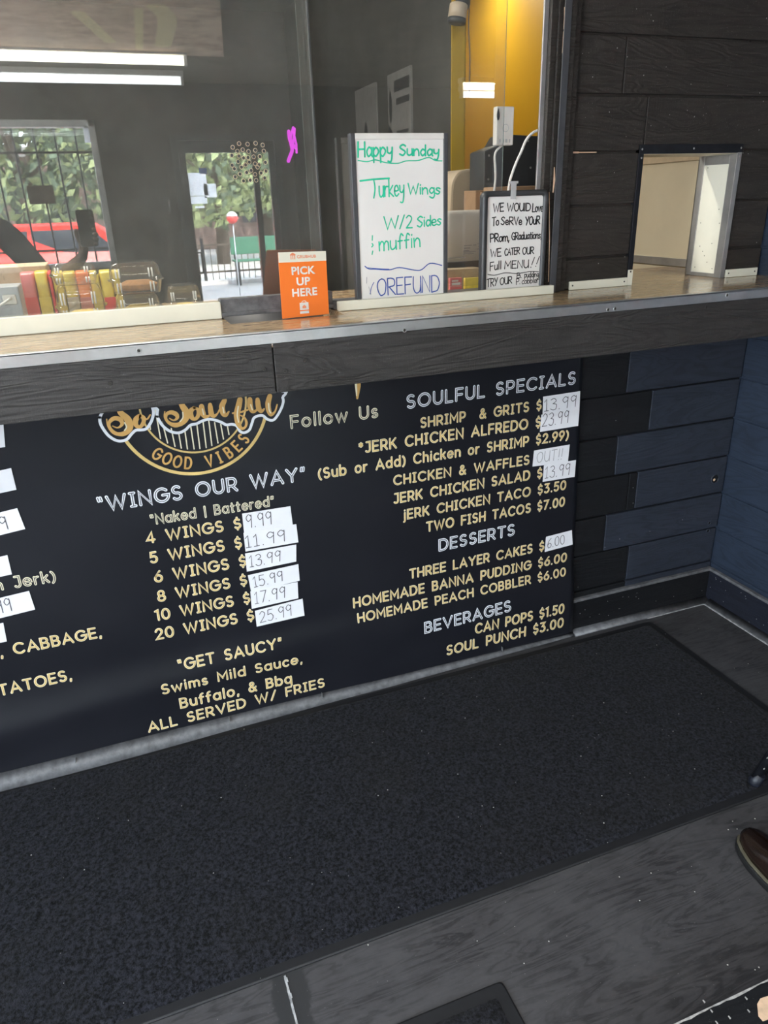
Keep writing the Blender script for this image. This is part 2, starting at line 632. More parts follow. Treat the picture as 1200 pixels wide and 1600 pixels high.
def smooth_line(pts, n=5):
    P = [Vector(p).to_3d() if len(p) == 2 else Vector(p) for p in pts]
    out = []
    for i in range(len(P)-1):
        p0, p1, p2, p3 = P[max(i-1, 0)], P[i], P[i+1], P[min(i+2, len(P)-1)]
        for k in range(n):
            t = k/n
            out.append(.5*((2*p1)+(p2-p0)*t+(2*p0-5*p1+4*p2-p3)*t*t+(3*p1-p0-3*p2+p3)*t**3))
    out.append(P[-1])
    return out


_rb = [0]


def ribbon(mb, pts, wd, fn, mi=0):
    """a flat pen stroke with round ends; pts in a 2D frame, fn(u, v) maps them onto the surface"""
    wds = wd if isinstance(wd, list) else [wd]*len(pts)
    P, Wd = [], []
    for p, q in zip(pts, wds):
        v = Vector((p[0], p[1]))
        if not P or (v-P[-1]).length > 1e-6:
            P.append(v)
            Wd.append(q)
    _rb[0] = (_rb[0]+1) % 12
    lift = Vector((0, -4e-5*_rb[0], 0))
    f = lambda v: fn(v.x, v.y)+lift
    n = len(P)
    if n == 1:
        mb.face([f(P[0]+Vector((math.cos(t), math.sin(t)))*Wd[0]/2) for t in [2*PI*k/12 for k in range(12)]], mi)
        return
    Lr, Rr = [], []
    for i in range(n):
        d0 = (P[i]-P[max(i-1, 0)]) if i else (P[1]-P[0])
        d1 = (P[min(i+1, n-1)]-P[i]) if i < n-1 else d0
        d0 = d0.normalized(); d1 = d1.normalized()
        n0 = Vector((-d0.y, d0.x)); n1 = Vector((-d1.y, d1.x))
        m = n0+n1
        if m.length < .25:
            m = n1.copy()
        m.normalize()
        k = Wd[i]/2/max(.55, m.dot(n1))
        Lr.append(P[i]+m*k); Rr.append(P[i]-m*k)
    lv = [mb.bm.verts.new(f(v)) for v in Lr]
    rv = [mb.bm.verts.new(f(v)) for v in Rr]
    for i in range(n-1):
        try:
            q = mb.bm.faces.new((lv[i], rv[i], rv[i+1], lv[i+1]))
            q.material_index = mi
        except ValueError:
            pass
    for (c, a_, sgn, va, vb) in ((P[0], Lr[0], 1, lv[0], rv[0]), (P[-1], Rr[-1], 1, rv[-1], lv[-1])):
        d = a_-c
        arc = []
        for k in range(1, 6):
            t = PI*k/6*sgn
            arc.append(mb.bm.verts.new(f(c+Vector((d.x*math.cos(t)-d.y*math.sin(t), d.x*math.sin(t)+d.y*math.cos(t))))))
        try:
            q = mb.bm.faces.new([va]+arc+[vb])
            q.material_index = mi
        except ValueError:
            pass


# hand lettering: strokes on a 10-high capital, x-height 6, '~' = curved
PEN = {
 'A': (7, ['0,0 3.5,10 7,0', '1.5,4 5.6,4']), 'B': (6, ['0,0 0,10', '~0,10 4.5,9.4 4.6,6.4 0,5.3', '~0,5.3 5.8,4.6 5.4,.5 0,0']),
 'C': (6, ['~6,8.6 3,10 .4,7 .4,3 3,0 6,1.5']), 'D': (6.5, ['0,0 0,10', '~0,10 4.5,9.3 6.4,5 4.5,.7 0,0']),
 'E': (5.5, ['5,10 0,10 0,0 5.4,0', '0,5.2 4.4,5.4']), 'F': (5.5, ['5.4,10 0,10 0,0', '0,5.3 4.4,5.5']),
 'G': (6.5, ['~6,8.6 3,10 .4,7 .4,3 3,0 6,1.2', '3.6,4.4 6.4,4.4 6.2,0']), 'H': (6.5, ['0,0 .4,10', '6,0 6.2,10', '0,5 6.2,5.2']),
 'I': (1.5, ['.6,0 .6,10']), 'J': (5, ['~4.6,10 4.6,3 3,0 .6,.6 0,2.4']), 'K': (6, ['0,0 0,10', '5.6,10 .2,4.6 5.8,0']),
 'L': (5, ['.4,10 0,0 5,0']), 'M': (8, ['0,0 .6,10 4,3.5 7.4,10 8,0']), 'N': (6.5, ['0,0 .3,10 6,0 6.2,10']),
 'O': (7, ['~3.5,10 .6,8 .2,4 2.6,0 5.8,1.4 6.8,6 5.6,9.2 3.3,10']), 'P': (6, ['.4,0 0,10', '~0,10 5,9.4 5.2,5.4 .3,4.6']),
 'R': (6.2, ['.2,0 0,10', '~0,10 5,9.4 5,5.6 .2,4.8', '1.4,4.8 6.2,0']), 'S': (5.6, ['~5.4,8.8 3,10 .4,7.8 2.6,5.4 5,3.2 3,0 0,1.2']),
 'T': (6.5, ['0,10 6.5,10.2', '3.2,10 3,0']), 'U': (6.3, ['~.2,10 .2,3 2.4,0 5,1 6,4 6,10', '6,10 6.2,0']), 'V': (6.5, ['0,10 3.2,0 6.4,10']),
 'W': (9, ['0,10 2,0 4.4,7.4 6.6,0 9,10']), 'Y': (6, ['0,10 3,5.2', '6,10 1.6,0']), 'Z': (6, ['0,10 6,10 0,0 6,0']),
 'a': (5, ['~4.6,5.2 2.4,6.2 .3,3.6 1.6,.2 4.4,2.4 4.7,5.6', '4.7,6 4.6,.8 5.2,0']), 'b': (5, ['0,10 0,0', '~0,3.6 2.6,6 4.8,3 2.6,0 0,1']),
 'c': (4.6, ['~4.5,5.2 2.2,6 .3,3 2,0 4.6,1']), 'd': (5.2, ['~4.6,4.6 2.2,6 .3,3 2,0 4.7,2.4', '4.8,10 4.8,0']),
 'e': (4.8, ['~.4,3 4.4,3.4 3,6 .6,5 .4,1.6 2.4,0 4.8,1.2']), 'f': (4, ['~4.2,8.6 2.6,9.8 1.6,7 1.5,0', '0,5.2 3.6,5.4']),
 'g': (5, ['~4.4,5.2 2.2,6 .4,3.4 2.2,.6 4.4,3 4.6,5.8', '~4.6,5.8 4.8,-1.6 3,-3.8 .6,-2.6']), 'h': (5, ['0,10 0,0', '~0,3.6 2.4,6 4.4,4.4 4.6,0']),
 'i': (1.4, ['.6,6 .7,0', '.7,8.3 .8,8.9']), 'k': (4.8, ['0,10 0,0', '4.2,6.2 .2,2.6 4.8,0']), 'l': (1.6, ['.6,10 .6,0']),
 'm': (7.6, ['0,6 .2,0', '~.2,3.4 2,6 3.6,4.8 3.7,0', '~3.7,3.6 5.6,6 7.2,4.6 7.4,0']), 'n': (5, ['0,6 .2,0', '~.2,3.4 2.4,6 4.4,4.6 4.8,0']),
 'o': (5, ['~2.6,6 .4,4.6 .5,1.2 2.6,0 4.6,1.6 4.4,5 2.6,6']), 'p': (5, ['0,6 .2,-4', '~.1,4 2.6,6.2 4.8,3.4 2.4,.2 .2,1.4']),
 'r': (3.8, ['0,6 .3,0', '~.2,3.4 1.6,5.6 3.8,5.6']), 's': (4.2, ['~4,5.2 2,6 .5,4.6 3.6,2 2,0 0,.8']), 't': (4, ['1.8,9 1.9,.6 3.4,0', '0,6 3.8,6.2']),
 'u': (5, ['~.2,6 .3,1.6 2,0 4.4,2 4.6,6', '4.6,6 4.8,0']), 'v': (4.8, ['0,6 2.3,0 4.7,6']), 'w': (7, ['0,6 1.6,0 3.5,5 5.2,0 7,6']),
 'y': (5, ['~.2,6 .6,2.8 2.6,2 4.4,3.4', '~4.8,6 4.4,0 3.2,-3.6 .8,-3.4']),
 '0': (5.6, ['~2.8,10 .4,8 .2,3 2.4,0 5,1.6 5.4,7 4,9.8 2.7,10']), '1': (3.4, ['0,8 1.8,10 1.8,0', '0,0 3.4,0']), '|': (1.6, ['.8,10 .8,0']),
 '2': (5.4, ['~.2,8 2.4,10 5,8 3.6,4.4 0,0', '0,0 5.4,.2']), '3': (5, ['~.2,9 3,10 4.8,7.6 2,5.4', '~2,5.4 5,4.4 4.6,.6 2,0 0,1.2']),
 '5': (5.2, ['5,10 .8,10 .4,5.6', '~.4,5.6 3.4,6.2 5.2,3.2 3.2,0 0,.8']), '6': (5, ['~4.4,10 1.2,7 .2,3 1.6,0 4.4,.6 4.8,3.4 2.6,5 .6,3.4']),
 '7': (5, ['0,10 5,10 1.6,0']), '9': (5.2, ['~4.8,8.6 2.6,10 .4,7.6 2,5 4.6,6.6 5,9', '5,9.6 4.4,0']),
 '.': (1.2, ['.5,0 .6,.4']), ',': (1.6, ['.9,.8 .2,-1.8']), '!': (1.6, ['1,10 .6,2.6', '.4,0 .5,.4']), '/': (4.4, ['0,-.6 4.4,10.4']),
 '&': (3, ['1.6,10.4 1.7,8', '~1.6,6.4 .8,5.6 2.2,4.4', '1.5,2 1.2,-.6']), ' ': (4, []), '-': (4, ['0,5 4,5']),
}


def pen_strokes(text, gap=1.7):
    x = 0
    out = []
    for ch in text:
        wd, st = PEN[ch]
        for s in st:
            curved = s[0] == '~'
            pts = [tuple(float(c) for c in p.split(',')) for p in s.lstrip('~').split()]
            pts = [(px+x, py) for px, py in pts]
            if curved:
                pts = [(v.x, v.y) for v in smooth_line(pts, 4)]
            out.append(pts)
        x += wd+gap
    return out, max(x-gap, .1)


def write_px(mb, text, p0, p1, cap, wd, plane, mi=0, gap=1.7, off=0., slant=0.):
    """hand lettering whose baseline runs from pixel p0 to p1 with capitals cap pixels high, laid on the plane y=plane"""
    st, L = pen_strokes(text, gap)
    a, b = at(*p0, 1, plane), at(*p1, 1, plane)
    h = (at(p0[0], p0[1]-cap, 1, plane)-a).z
    ex = (b-a)/L
    sy = h/10

    def fn(u, v):
        return Vector((u, plane-off, v))
    for pts in st:
        q = []
        for (x, y) in pts:
            jx = .12*noise.noise(Vector((x*.5+p0[0], y*.5, p0[1])))
            jy = .25*noise.noise(Vector((x*.4, y*.4+p0[0], p0[1]+9)))
            q.append((a.x + ex.x*(x+jx+slant*y), a.z + ex.z*x + sy*(y+jy)))
        ribbon(mb, q, wd, fn, mi)


def scribble_px(mb, ptspx, wd, plane, off=0., mi=0, smooth=True):
    q = [at(*p, 1, plane) for p in ptspx]
    q = [(v.x, v.z) for v in q]
    if smooth and len(q) > 2:
        q = [(v.x, v.y) for v in smooth_line(q, 5)]
    ribbon(mb, q, wd, lambda u, v: Vector((u, plane-off, v)), mi)


_fc = {}


def glyphs(text, offset=0., space=1.):
    """outline lettering from the built-in font as triangles in a 2D frame; returns verts, faces, bbox"""
    key = (text, offset, space)
    if key in _fc:
        return _fc[key]
    cu = bpy.data.curves.new('lettering', 'FONT')
    cu.body = text
    cu.size = 1
    cu.offset = offset
    cu.space_character = space
    cu.resolution_u = 4
    o = bpy.data.objects.new('lettering_source', cu)
    COL.objects.link(o)
    dg = bpy.context.evaluated_depsgraph_get()
    me = o.evaluated_get(dg).to_mesh()
    vs = [(v.co.x, v.co.y) for v in me.vertices]
    fs = [tuple(p.vertices) for p in me.polygons]
    o.evaluated_get(dg).to_mesh_clear()
    bpy.data.objects.remove(o)
    bpy.data.curves.remove(cu)
    bb = (min(v[0] for v in vs), max(v[0] for v in vs)) if vs else (0, 1)
    _fc[key] = (vs, fs, bb)
    return _fc[key]


def put_glyphs(mb, text, fn, offset=0., mi=0, space=1.):
    vs, fs, bb = glyphs(text, offset, space)
    bv = [mb.bm.verts.new(fn(*v)) for v in vs]
    for f in fs:
        try:
            q = mb.bm.faces.new([bv[i] for i in f])
            q.material_index = mi
        except ValueError:
            pass


# printed capitals and small letters of the banner: even-width geometric strokes on a 10-high capital
def _arc(cx, cy, rx, ry, a0, a1, n=14):
    return [(cx+rx*math.cos(R(a0+(a1-a0)*k/n)), cy+ry*math.sin(R(a0+(a1-a0)*k/n))) for k in range(n+1)]


_bowl = lambda cx: _arc(cx, 3.5, 3.3, 3.5, 0, 360, 22)
GEO = {
 'A': (9.2, [[(0, 0), (4.6, 10), (9.2, 0)], [(1.6, 3.1), (7.6, 3.1)]]),
 'B': (6.6, [[(3.4, 5.2), (0, 5.2), (0, 10), (3.2, 10)] + _arc(3.4, 7.6, 2.5, 2.4, 90, -90) + _arc(3.6, 2.6, 2.9, 2.6, 90, -90) + [(0, 0), (0, 5.2)]]),
 'C': (8.8, [_arc(5, 5, 5, 5, 45, 315, 22)]),
 'D': (8., [[(0, 0), (0, 10), (3.2, 10)] + _arc(3.2, 5, 4.9, 5, 90, -90) + [(0, 0)]]),
 'E': (6., [[(6, 10), (0, 10), (0, 0), (6, 0)], [(0, 5.1), (5.4, 5.1)]]),
 'F': (5.8, [[(5.8, 10), (0, 10), (0, 0)], [(0, 5.), (5.2, 5.)]]),
 'G': (9.4, [_arc(5, 5, 5, 5, 45, 360, 24) + [(5.6, 5)]]),
 'H': (7.4, [[(0, 0), (0, 10)], [(7.4, 0), (7.4, 10)], [(0, 5), (7.4, 5)]]),
 'I': (3.2, [[(1.6, 0), (1.6, 10)], [(0, 0), (3.2, 0)], [(0, 10), (3.2, 10)]]),
 'J': (5., [[(1.2, 10), (5, 10), (5, 3)] + _arc(2.4, 2.8, 2.6, 2.8, 0, -140)]),
 'K': (7., [[(0, 0), (0, 10)], [(6.6, 10), (0, 3.6)], [(2.4, 5.8), (7, 0)]]),
 'L': (5.6, [[(0, 10), (0, 0), (5.6, 0)]]),
 'M': (9.2, [[(0, 0), (0, 10), (4.6, 3.2), (9.2, 10), (9.2, 0)]]),
 'N': (7.8, [[(0, 0), (0, 10), (7.8, 0), (7.8, 10)]]),
 'O': (10, [_arc(5, 5, 5, 5, 0, 360, 30)]),
 'P': (6.4, [[(0, 0), (0, 10), (3.3, 10)] + _arc(3.4, 7., 3., 3., 90, -90) + [(0, 4)]]),
 'R': (6.8, [[(0, 0), (0, 10), (3.3, 10)] + _arc(3.4, 7., 3., 3., 90, -90) + [(0, 4)], [(3.4, 4), (6.8, 0)]]),
 'S': (6.4, [_arc(3.2, 7.5, 2.8, 2.5, 40, 270, 14) + _arc(3.2, 2.55, 3.0, 2.55, 85, -145, 14)]),
 'T': (7.2, [[(0, 10), (7.2, 10)], [(3.6, 10), (3.6, 0)]]),
 'U': (7.2, [[(0, 10), (0, 3.6)] + _arc(3.6, 3.6, 3.6, 3.6, 180, 360) + [(7.2, 10)]]),
 'V': (8.8, [[(0, 10), (4.4, 0), (8.8, 10)]]),
 'W': (13., [[(0, 10), (3.4, 0), (6.5, 9.2), (9.6, 0), (13, 10)]]),
 'Y': (8.2, [[(0, 10), (4.1, 4.6), (8.2, 10)], [(4.1, 4.6), (4.1, 0)]]),
 'a': (6.7, [_bowl(3.3), [(6.6, 7), (6.6, 0)]]), 'b': (6.7, [[(0, 10.6), (0, 0)], _bowl(3.3)]),
 'c': (5.6, [_arc(3.3, 3.5, 3.3, 3.5, 48, 312, 18)]), 'd': (6.7, [_bowl(3.3), [(6.6, 10.6), (6.6, 0)]]),
 'e': (6.6, [[(.1, 3.5), (6.6, 3.5)] + _arc(3.3, 3.5, 3.3, 3.5, 0, 315, 20)]),
 'f': (3.8, [_arc(3.6, 8.4, 2.2, 2.2, 85, 180, 6) + [(1.4, 0)], [(0, 6.6), (3.7, 6.6)]]),
 'g': (6.7, [_bowl(3.3), [(6.6, 7)] + _arc(3.3, -.2, 3.3, 3., 0, -140, 10)]),
 'h': (5.8, [[(0, 10.6), (0, 0)], [(0, 3.8)] + _arc(2.9, 4.1, 2.9, 2.9, 180, 0, 10) + [(5.8, 0)]]),
 'i': (.6, [[(.3, 7), (.3, 0)], [(.3, 9.7), (.3, 9.9)]]), 'j': (2.2, [[(1.9, 7), (1.9, -1.2)] + _arc(.2, -1.2, 1.7, 1.8, 0, -80, 6), [(1.9, 9.7), (1.9, 9.9)]]),
 'k': (5.4, [[(0, 10.6), (0, 0)], [(5, 7), (0, 2.6)], [(2, 4.2), (5.4, 0)]]), 'l': (.6, [[(.3, 10.6), (.3, 0)]]),
 'm': (9.6, [[(0, 7), (0, 0)], [(0, 3.8)] + _arc(2.4, 4.4, 2.4, 2.6, 180, 0, 10) + [(4.8, 0)], [(4.8, 4.2)] + _arc(7.2, 4.4, 2.4, 2.6, 180, 0, 10) + [(9.6, 0)]]),
 'n': (5.8, [[(0, 7), (0, 0)], [(0, 3.8)] + _arc(2.9, 4.1, 2.9, 2.9, 180, 0, 10) + [(5.8, 0)]]),
 'o': (6.7, [_bowl(3.35)]), 'p': (6.7, [[(0, 7), (0, -3)], _bowl(3.3)]), 'q': (6.7, [_bowl(3.3), [(6.6, 7), (6.6, -3)]]),
 'r': (3.6, [[(0, 7), (0, 0)], [(0, 3.6)] + _arc(3.2, 3.8, 3.2, 3.1, 180, 85, 7)]),
 's': (4.6, [_arc(2.3, 5.2, 2., 1.8, 35, 270, 10) + _arc(2.3, 1.7, 2.2, 1.7, 85, -145, 10)]),
 't': (3.8, [[(1.6, 9.4), (1.6, 0), (3.2, 0)], [(0, 6.6), (3.7, 6.6)]]),
 'u': (5.8, [[(0, 7), (0, 2.9)] + _arc(2.9, 2.9, 2.9, 2.9, 180, 360, 10) + [(5.8, 7)], [(5.8, 3), (5.8, 0)]]),
 'w': (9.6, [[(0, 7), (2.4, 0), (4.8, 6.4), (7.2, 0), (9.6, 7)]]),
 '0': (7., [_arc(3.5, 5, 3.5, 5, 0, 360, 24)]), '1': (2.8, [[(0, 9.2), (2.4, 10), (2.4, 0)]]),
 '2': (6.2, [_arc(3., 7.1, 2.9, 2.9, 165, -38, 12) + [(0, 0), (6.2, 0)]]),
 '3': (6.2, [[(.4, 10), (5.6, 10), (2.8, 6.2)] + _arc(2.8, 3.1, 3.2, 3.1, 90, -140, 14)]),
 '4': (7., [[(5.2, 0), (5.2, 10), (0, 2.4), (7, 2.4)]]),
 '5': (6., [[(5.4, 10), (1, 10), (.6, 5.8), (2.8, 6.1)] + _arc(2.8, 3.05, 3.1, 3.05, 90, -145, 14)]),
 '6': (6.4, [[(5, 10), (.7, 5)] + _arc(3.2, 3.1, 3.2, 3.1, 140, 500, 22)]),
 '7': (6., [[(0, 10), (6, 10), (1.8, 0)]]),
 '8': (6.4, [_arc(3.2, 7.5, 2.6, 2.5, -90, 270, 20), _arc(3.2, 2.6, 3.2, 2.6, 90, 450, 20)]),
 '9': (6.4, [_arc(3.2, 6.9, 3.2, 3.1, -40, 320, 22), [(5.7, 5), (1.6, 0)]]),
 '$': (6., [_arc(3., 7.2, 2.6, 2.2, 40, 270, 12) + _arc(3., 2.8, 2.8, 2.2, 85, -145, 12), [(3, 11.2), (3, 9.6)], [(3, .4), (3, -1.2)]]),
 '&': (7.6, [[(7.4, 0), (2., 7.)] + _arc(3.3, 8.2, 1.8, 1.8, 205, -40, 12) + [(1.2, 4.4)] + _arc(2.9, 2.6, 2.7, 2.6, 140, 320, 10) + [(7.2, 4.6)]]),
 '*': (3.6, [[(1.8, 9.8), (1.8, 6.2)], [(.2, 8.9), (3.4, 7.1)], [(.2, 7.1), (3.4, 8.9)]]),
 '(': (2.6, [_arc(5.6, 4.2, 5.4, 6.6, 125, 235, 10)]), ')': (2.6, [_arc(-3., 4.2, 5.4, 6.6, 55, -55, 10)]),
 '.': (.8, [[(.4, .1), (.4, .3)]]), ',': (1., [[(.7, .3), (.3, -1.6)]]), '|': (.8, [[(.4, 10.6), (.4, -1)]]), '/': (5., [[(0, -.4), (5, 10.4)]]),
 '\u201c': (2.8, [[(.3, 10), (.7, 7.6)], [(2.1, 10), (2.5, 7.6)]]), '\u201d': (2.8, [[(.7, 10), (.3, 7.6)], [(2.5, 10), (2.1, 7.6)]]),
 ' ': (4.6, []),
}


def geo_strokes(text, gap=3.7):
    x = 0
    out = []
    for c in text:
        wd, st = GEO[c]
        out += [[(px+x, py) for px, py in s] for s in st]
        x += wd+gap
    return out, x-gap

# =================================================================== THE SHELL
CT = 1.199          # counter top
YF = -.3005         # counter front
PZ = [.136, .163, .303, .443, .583, .723, .863, 1.003, 1.143]   # plank seams below the counter


def struct(o):
    o['kind'] = 'structure'
    return o


# floor
mb = MB()
mb.box(-4.2, 2.8, YB-.02, .14, -.08, 0)
struct(mb.build('floor', 'floor'))
mb = MB()
mb.box(-4.2, 2.8, YB-.2, .14, CEIL, CEIL+.1)
struct(mb.build('ceiling', 'ceiling'))
mb = MB()
LY0, LY1, LZ0, LZ1 = -4.5, -1.0, .28, 2.20
mb.box(-4.3, -4.2, YB-.2, LY0, 0, CEIL)
mb.box(-4.3, -4.2, LY1, .14, 0, CEIL)
mb.box(-4.3, -4.2, LY0, LY1, 0, LZ0)
mb.box(-4.3, -4.2, LY0, LY1, LZ1, CEIL)
struct(mb.build('wall_left', 'dark_wall'))

win5 = struct(empty('window_5', (-4.25, (LY0+LY1)/2, LZ0)))
mb = MB()
for y in (LY0+.025, -3.35, -2.15, LY1-.025):
    mb.box(-4.29, -4.19, y-.025, y+.025, LZ0, LZ1)
for z in (LZ0+.025, LZ1-.025):
    mb.box(-4.29, -4.19, LY0, LY1, z-.025, z+.025)
mb.build('window_frame', 'alu_dull', win5, bevel=.003)
mb = MB()
mb.box(-4.255, -4.249, LY0+.05, LY1-.05, LZ0+.05, LZ1-.05)
mb.build('pane', 'street_glass', win5)

# front wall below the counter: planks
joints = [-.39, -.39, -.503, -.388, -.487, -.366, -.473, -.40]
mb = MB()
mb.box(-4.2, .02, .010, .14, 0, 1.143, 0)
rows = list(zip(PZ[:-1], PZ[1:]))
for i, (z0, z1) in enumerate(rows):
    j = joints[i]
    g = .0032
    yo = (0, .0015, -.001, .0008, 0, .0012, -.0012, 0)[i]
    xs = [-4.2, -2.9+.37*((i*5) % 4), -1.5+.23*((i*3) % 4), j]
    if i == 3:
        xs.insert(3, -.422)
    for a, b in zip(xs, xs[1:]):
        mb.box(a+g/2, b-g/2, yo, .012, z0+g, z1-g, 0)
    mb.box(j+g/2, -.001, yo-.0006, .012, z0+g, z1-g, 1)
wf = struct(mb.build('wall_front', ['black_plank_low', 'navy_plank'], bevel=.0018))
# knot holes and nail marks near the corner
mb = MB()
for (px, py, r) in ((1117, 748, .0165), (1106, 829, .007), (1108, 817, .006)):
    p = at(px, py, 1, -.001)
    mb.disc((p.x, -.0022, p.z), r, n=18, mi=0)
    mb.torus((p.x, -.002, p.z), r, .0022, n=20, mi=1)
p = at(1117, 748, 1, -.001)
mb.disc((p.x-.004, -.0026, p.z-.003), .005, mi=2)
mb.build('knot_hole', ['black_gloss', 'navy_plank', 'wood_raw'], wf)
mb = MB()
for (px, py) in ((1066, 812), (962, 657), (989, 762), (989, 786), (945, 855), (968, 842), (1015, 830)):
    p = at(px, py, 1, -.001)
    mb.dome((p.x, -.002, p.z), .0016, .0008)
mb.build('nail_head', 'screw_pale', wf)

# upper wall (black planks) with the pass-through and the service window cut out
WX0, WX1 = -3.3, -.795       # service window opening
PX0, PX1, PZ1 = -.500, -.158, 1.557
seams = [CT+.0005, 1.286, 1.4255, 1.562, 1.7005, 1.839, 1.978, 2.117, 2.256, 2.40]
mb = MB()
mb.box(WX1+.06, PX0, .011, .14, CT, CEIL, 0)
mb.box(PX0, PX1, .011, .14, PZ1, CEIL, 0)
mb.box(PX1+.0045, .02, .011, .14, CT, CEIL, 0)
cut = [None, None, None, [-.497], [-.585], [], [-.45], [-.3], [-.55]]
for i, (z0, z1) in enumerate(zip(seams, seams[1:])):
    g = .0032
    yo = (0, .0015, -.001, .001, -.0008, .0012, 0, .001, 0)[i]
    if z1 < PZ1+.02:
        spans = [(WX1+.058, PX0-.012), (PX1+.012, -.001)]
    else:
        xs = [WX1+.058] + (cut[i] or []) + [-.001]
        spans = list(zip(xs, xs[1:]))
    for a, b in spans:
        mb.box(a+g/2, b-g/2, yo, .014, z0+g, z1-g, 0)
wu = struct(mb.build('wall_upper', 'black_plank', bevel=.0018))
mb = MB()
rr = random.Random(3)
for k in range(46):
    x, z = rr.uniform(-.73, -.02), rr.uniform(1.24, 1.9)
    if PX0-.02 < x < PX1+.02 and z < PZ1+.03:
        continue
    mb.dome((x, -.0012, z), rr.uniform(.0008, .0018), .0006, n=8)
mb.build('paint_fleck', 'screw_pale', wu)
mb = MB()   # bare wood showing along one seam
for (x0, x1, z, t) in ((-.752, -.712, 1.5612, .0022), (-.716, -.655, 1.5612, .0012)):
    mb.box(x0, x1, -.0018, .001, z-t, z+t)
mb.build('bare_edge', 'wood_raw', wu)

# wall over the window (out of the frame, closes the room)
mb = MB()
mb.box(WX0, WX1+.06, .0, .14, 2.12, CEIL)
mb.box(-4.2, WX0, .0, .14, CT, CEIL)
struct(mb.build('wall_top', 'black_plank'))

# right wall: navy planks
mb = MB()
mb.box(.004, .10, -1.75, .14, 0, CEIL, 0)
zz = [.136, .163-.004, .299, .443, .583, .723, .863, 1.003, 1.143, 1.283, 1.423, 1.563, 1.70, 1.84, 1.98, 2.12, 2.26, 2.40]
for i, (z0, z1) in enumerate(zip(zz, zz[1:])):
    g = .0032
    xo = (0, .001, -.001, .0005)[i % 4]
    ys = [-1.75, -1.1-.15*((i*3) % 3), -.001]
    for a, b in zip(ys, ys[1:]):
        mb.box(xo, .012, a+g/2, b-g/2, z0+g, z1-g, 0)
struct(mb.build('wall_right', 'navy_plank_side', bevel=.0018))
mb = MB()
mb.box(.10, 2.8, -1.75, -1.65, 0, CEIL)
mb.box(2.7, 2.8, YB, -1.75, 0, CEIL)
struct(mb.build('wall_side', 'dark_wall'))

# baseboards with a caulked cap and a worn shoe strip
mb = MB()
mb.box(-4.2, -.0, -.010, .004, 0.004, .128)
mb.box(-4.2, -.0, -.013, .004, .128, .139, 1)
bb_ = struct(mb.build('baseboard_front', ['base_black', 'grey_trim'], bevel=.002))
mb = MB()
for k in range(16):
    x, z = rr.uniform(-.6, -.01), rr.uniform(.02, .12)
    mb.dome((x, -.0102, z), .0016, .0006, n=8)
mb.build('paint_fleck', 'screw_pale', bb_)
mb = MB()
mb.box(-.010, .004, -1.75, -.010, 0.004, .128)
mb.box(-.013, .004, -1.75, -.010, .128, .139, 1)
br_ = struct(mb.build('baseboard_right', ['base_navy', 'grey_trim'], bevel=.002))
mb = MB()
for k in range(26):
    y, z = rr.uniform(-.5, -.02), rr.uniform(.02, .12)
    mb.dome((-.0102, y, z), .0016, .0006, (-1, 0, 0), n=8)
mb.build('paint_fleck', 'screw_pale', br_)
# sloped shoe strips along the floor (grey, paint worn white along the front lip)
mb = MB()
mb.loft([[Vector((x, -.010, 0.0)), Vector((x, -.034, 0.0)), Vector((x, -.034, .003)), Vector((x, -.010, .018))] for x in (-.612, -.010)], True, 0)
mb.box(-.30, -.03, -.037, -.033, 0, .0022, 1)
struct(mb.build('trim_1', ['grey_trim', 'caulk']))
mb = MB()
mb.loft([[Vector((-.010, y, 0.0)), Vector((-.034, y, 0.0)), Vector((-.034, y, .003)), Vector((-.010, y, .018))] for y in (-1.75, -.034)], True, 0)
mb.box(-.040, -.034, -.9, -.034, 0, .0022, 1)
struct(mb.build('trim_2', ['grey_trim', 'caulk']))

# ------------------------------------------------------------------- counter
ctr = empty('service_counter', (-1.9, -.15, 0), 'brown wood-grain laminate service counter with metal-edged black plank front', 'counter')
SX0, SX1 = -1.722, -1.44      # transaction slot
mb = MB()
mb.box(-4.2, SX0, YF+.004, .42, CT-.03, CT)
mb.box(SX1, -.001, YF+.004, .42, CT-.03, CT)
mb.box(SX0, SX1, YF+.004, -.112, CT-.03, CT)
mb.box(SX0, SX1, .16, .42, CT-.03, CT)
mb.build('worktop', 'laminate', ctr)
mb = MB()     # shallow dish below the window
n = 10
prof = [(-.112+.272*t/n, CT-.002-.030*math.sin(PI*t/n)) for t in range(n+1)]
mb.loft([[Vector((x, y, z)) for (y, z) in prof] + [Vector((x, y, z-.003)) for (y, z) in reversed(prof)] for x in (SX0, SX1)], True)
mb.build('tray', 'charcoal_frame', ctr)
mb = MB()     # metal nosing
mb.box(-4.2, -.001, YF, YF+.003, 1.1772, 1.2029)
mb.box(-4.2, -.001, YF, YF+.022, CT, 1.2029-.0008)
mb.build('metal_edging', 'alu', ctr, bevel=.0007)
mb = MB()
for (px, py) in ((217, 548), (632, 516), (950, 484), (961, 482.5), (1136, 461), (300, 541), (470, 528), (785, 502)):
    p = at(px, py, 1, YF)
    if (px, py) in ((300, 541), (470, 528), (785, 502)):
        continue
    mb = MB()
    mb.torus((p.x, YF-.0004, p.z), .0042, .0012, n=14, mi=1)
    mb.disc((p.x, YF-.0008, p.z), .0038, n=12, mi=0)
    mb.build('screw', ['screw', 'alu_dull'], ctr)
jx = at(429, 575, 1, YF).x
mb = MB()
mb.box(-4.2, jx-.0012, YF+.001, YF+.026, 1.0673, 1.1768)
fb = mb.build('front_board', 'fascia', ctr, bevel=.002)
mb = MB()
mb.box(jx+.0012, -.001, YF+.0022, YF+.026, 1.0673, 1.1768)
fb2 = mb.build('front_board', 'fascia', ctr, bevel=.002)
mb = MB()
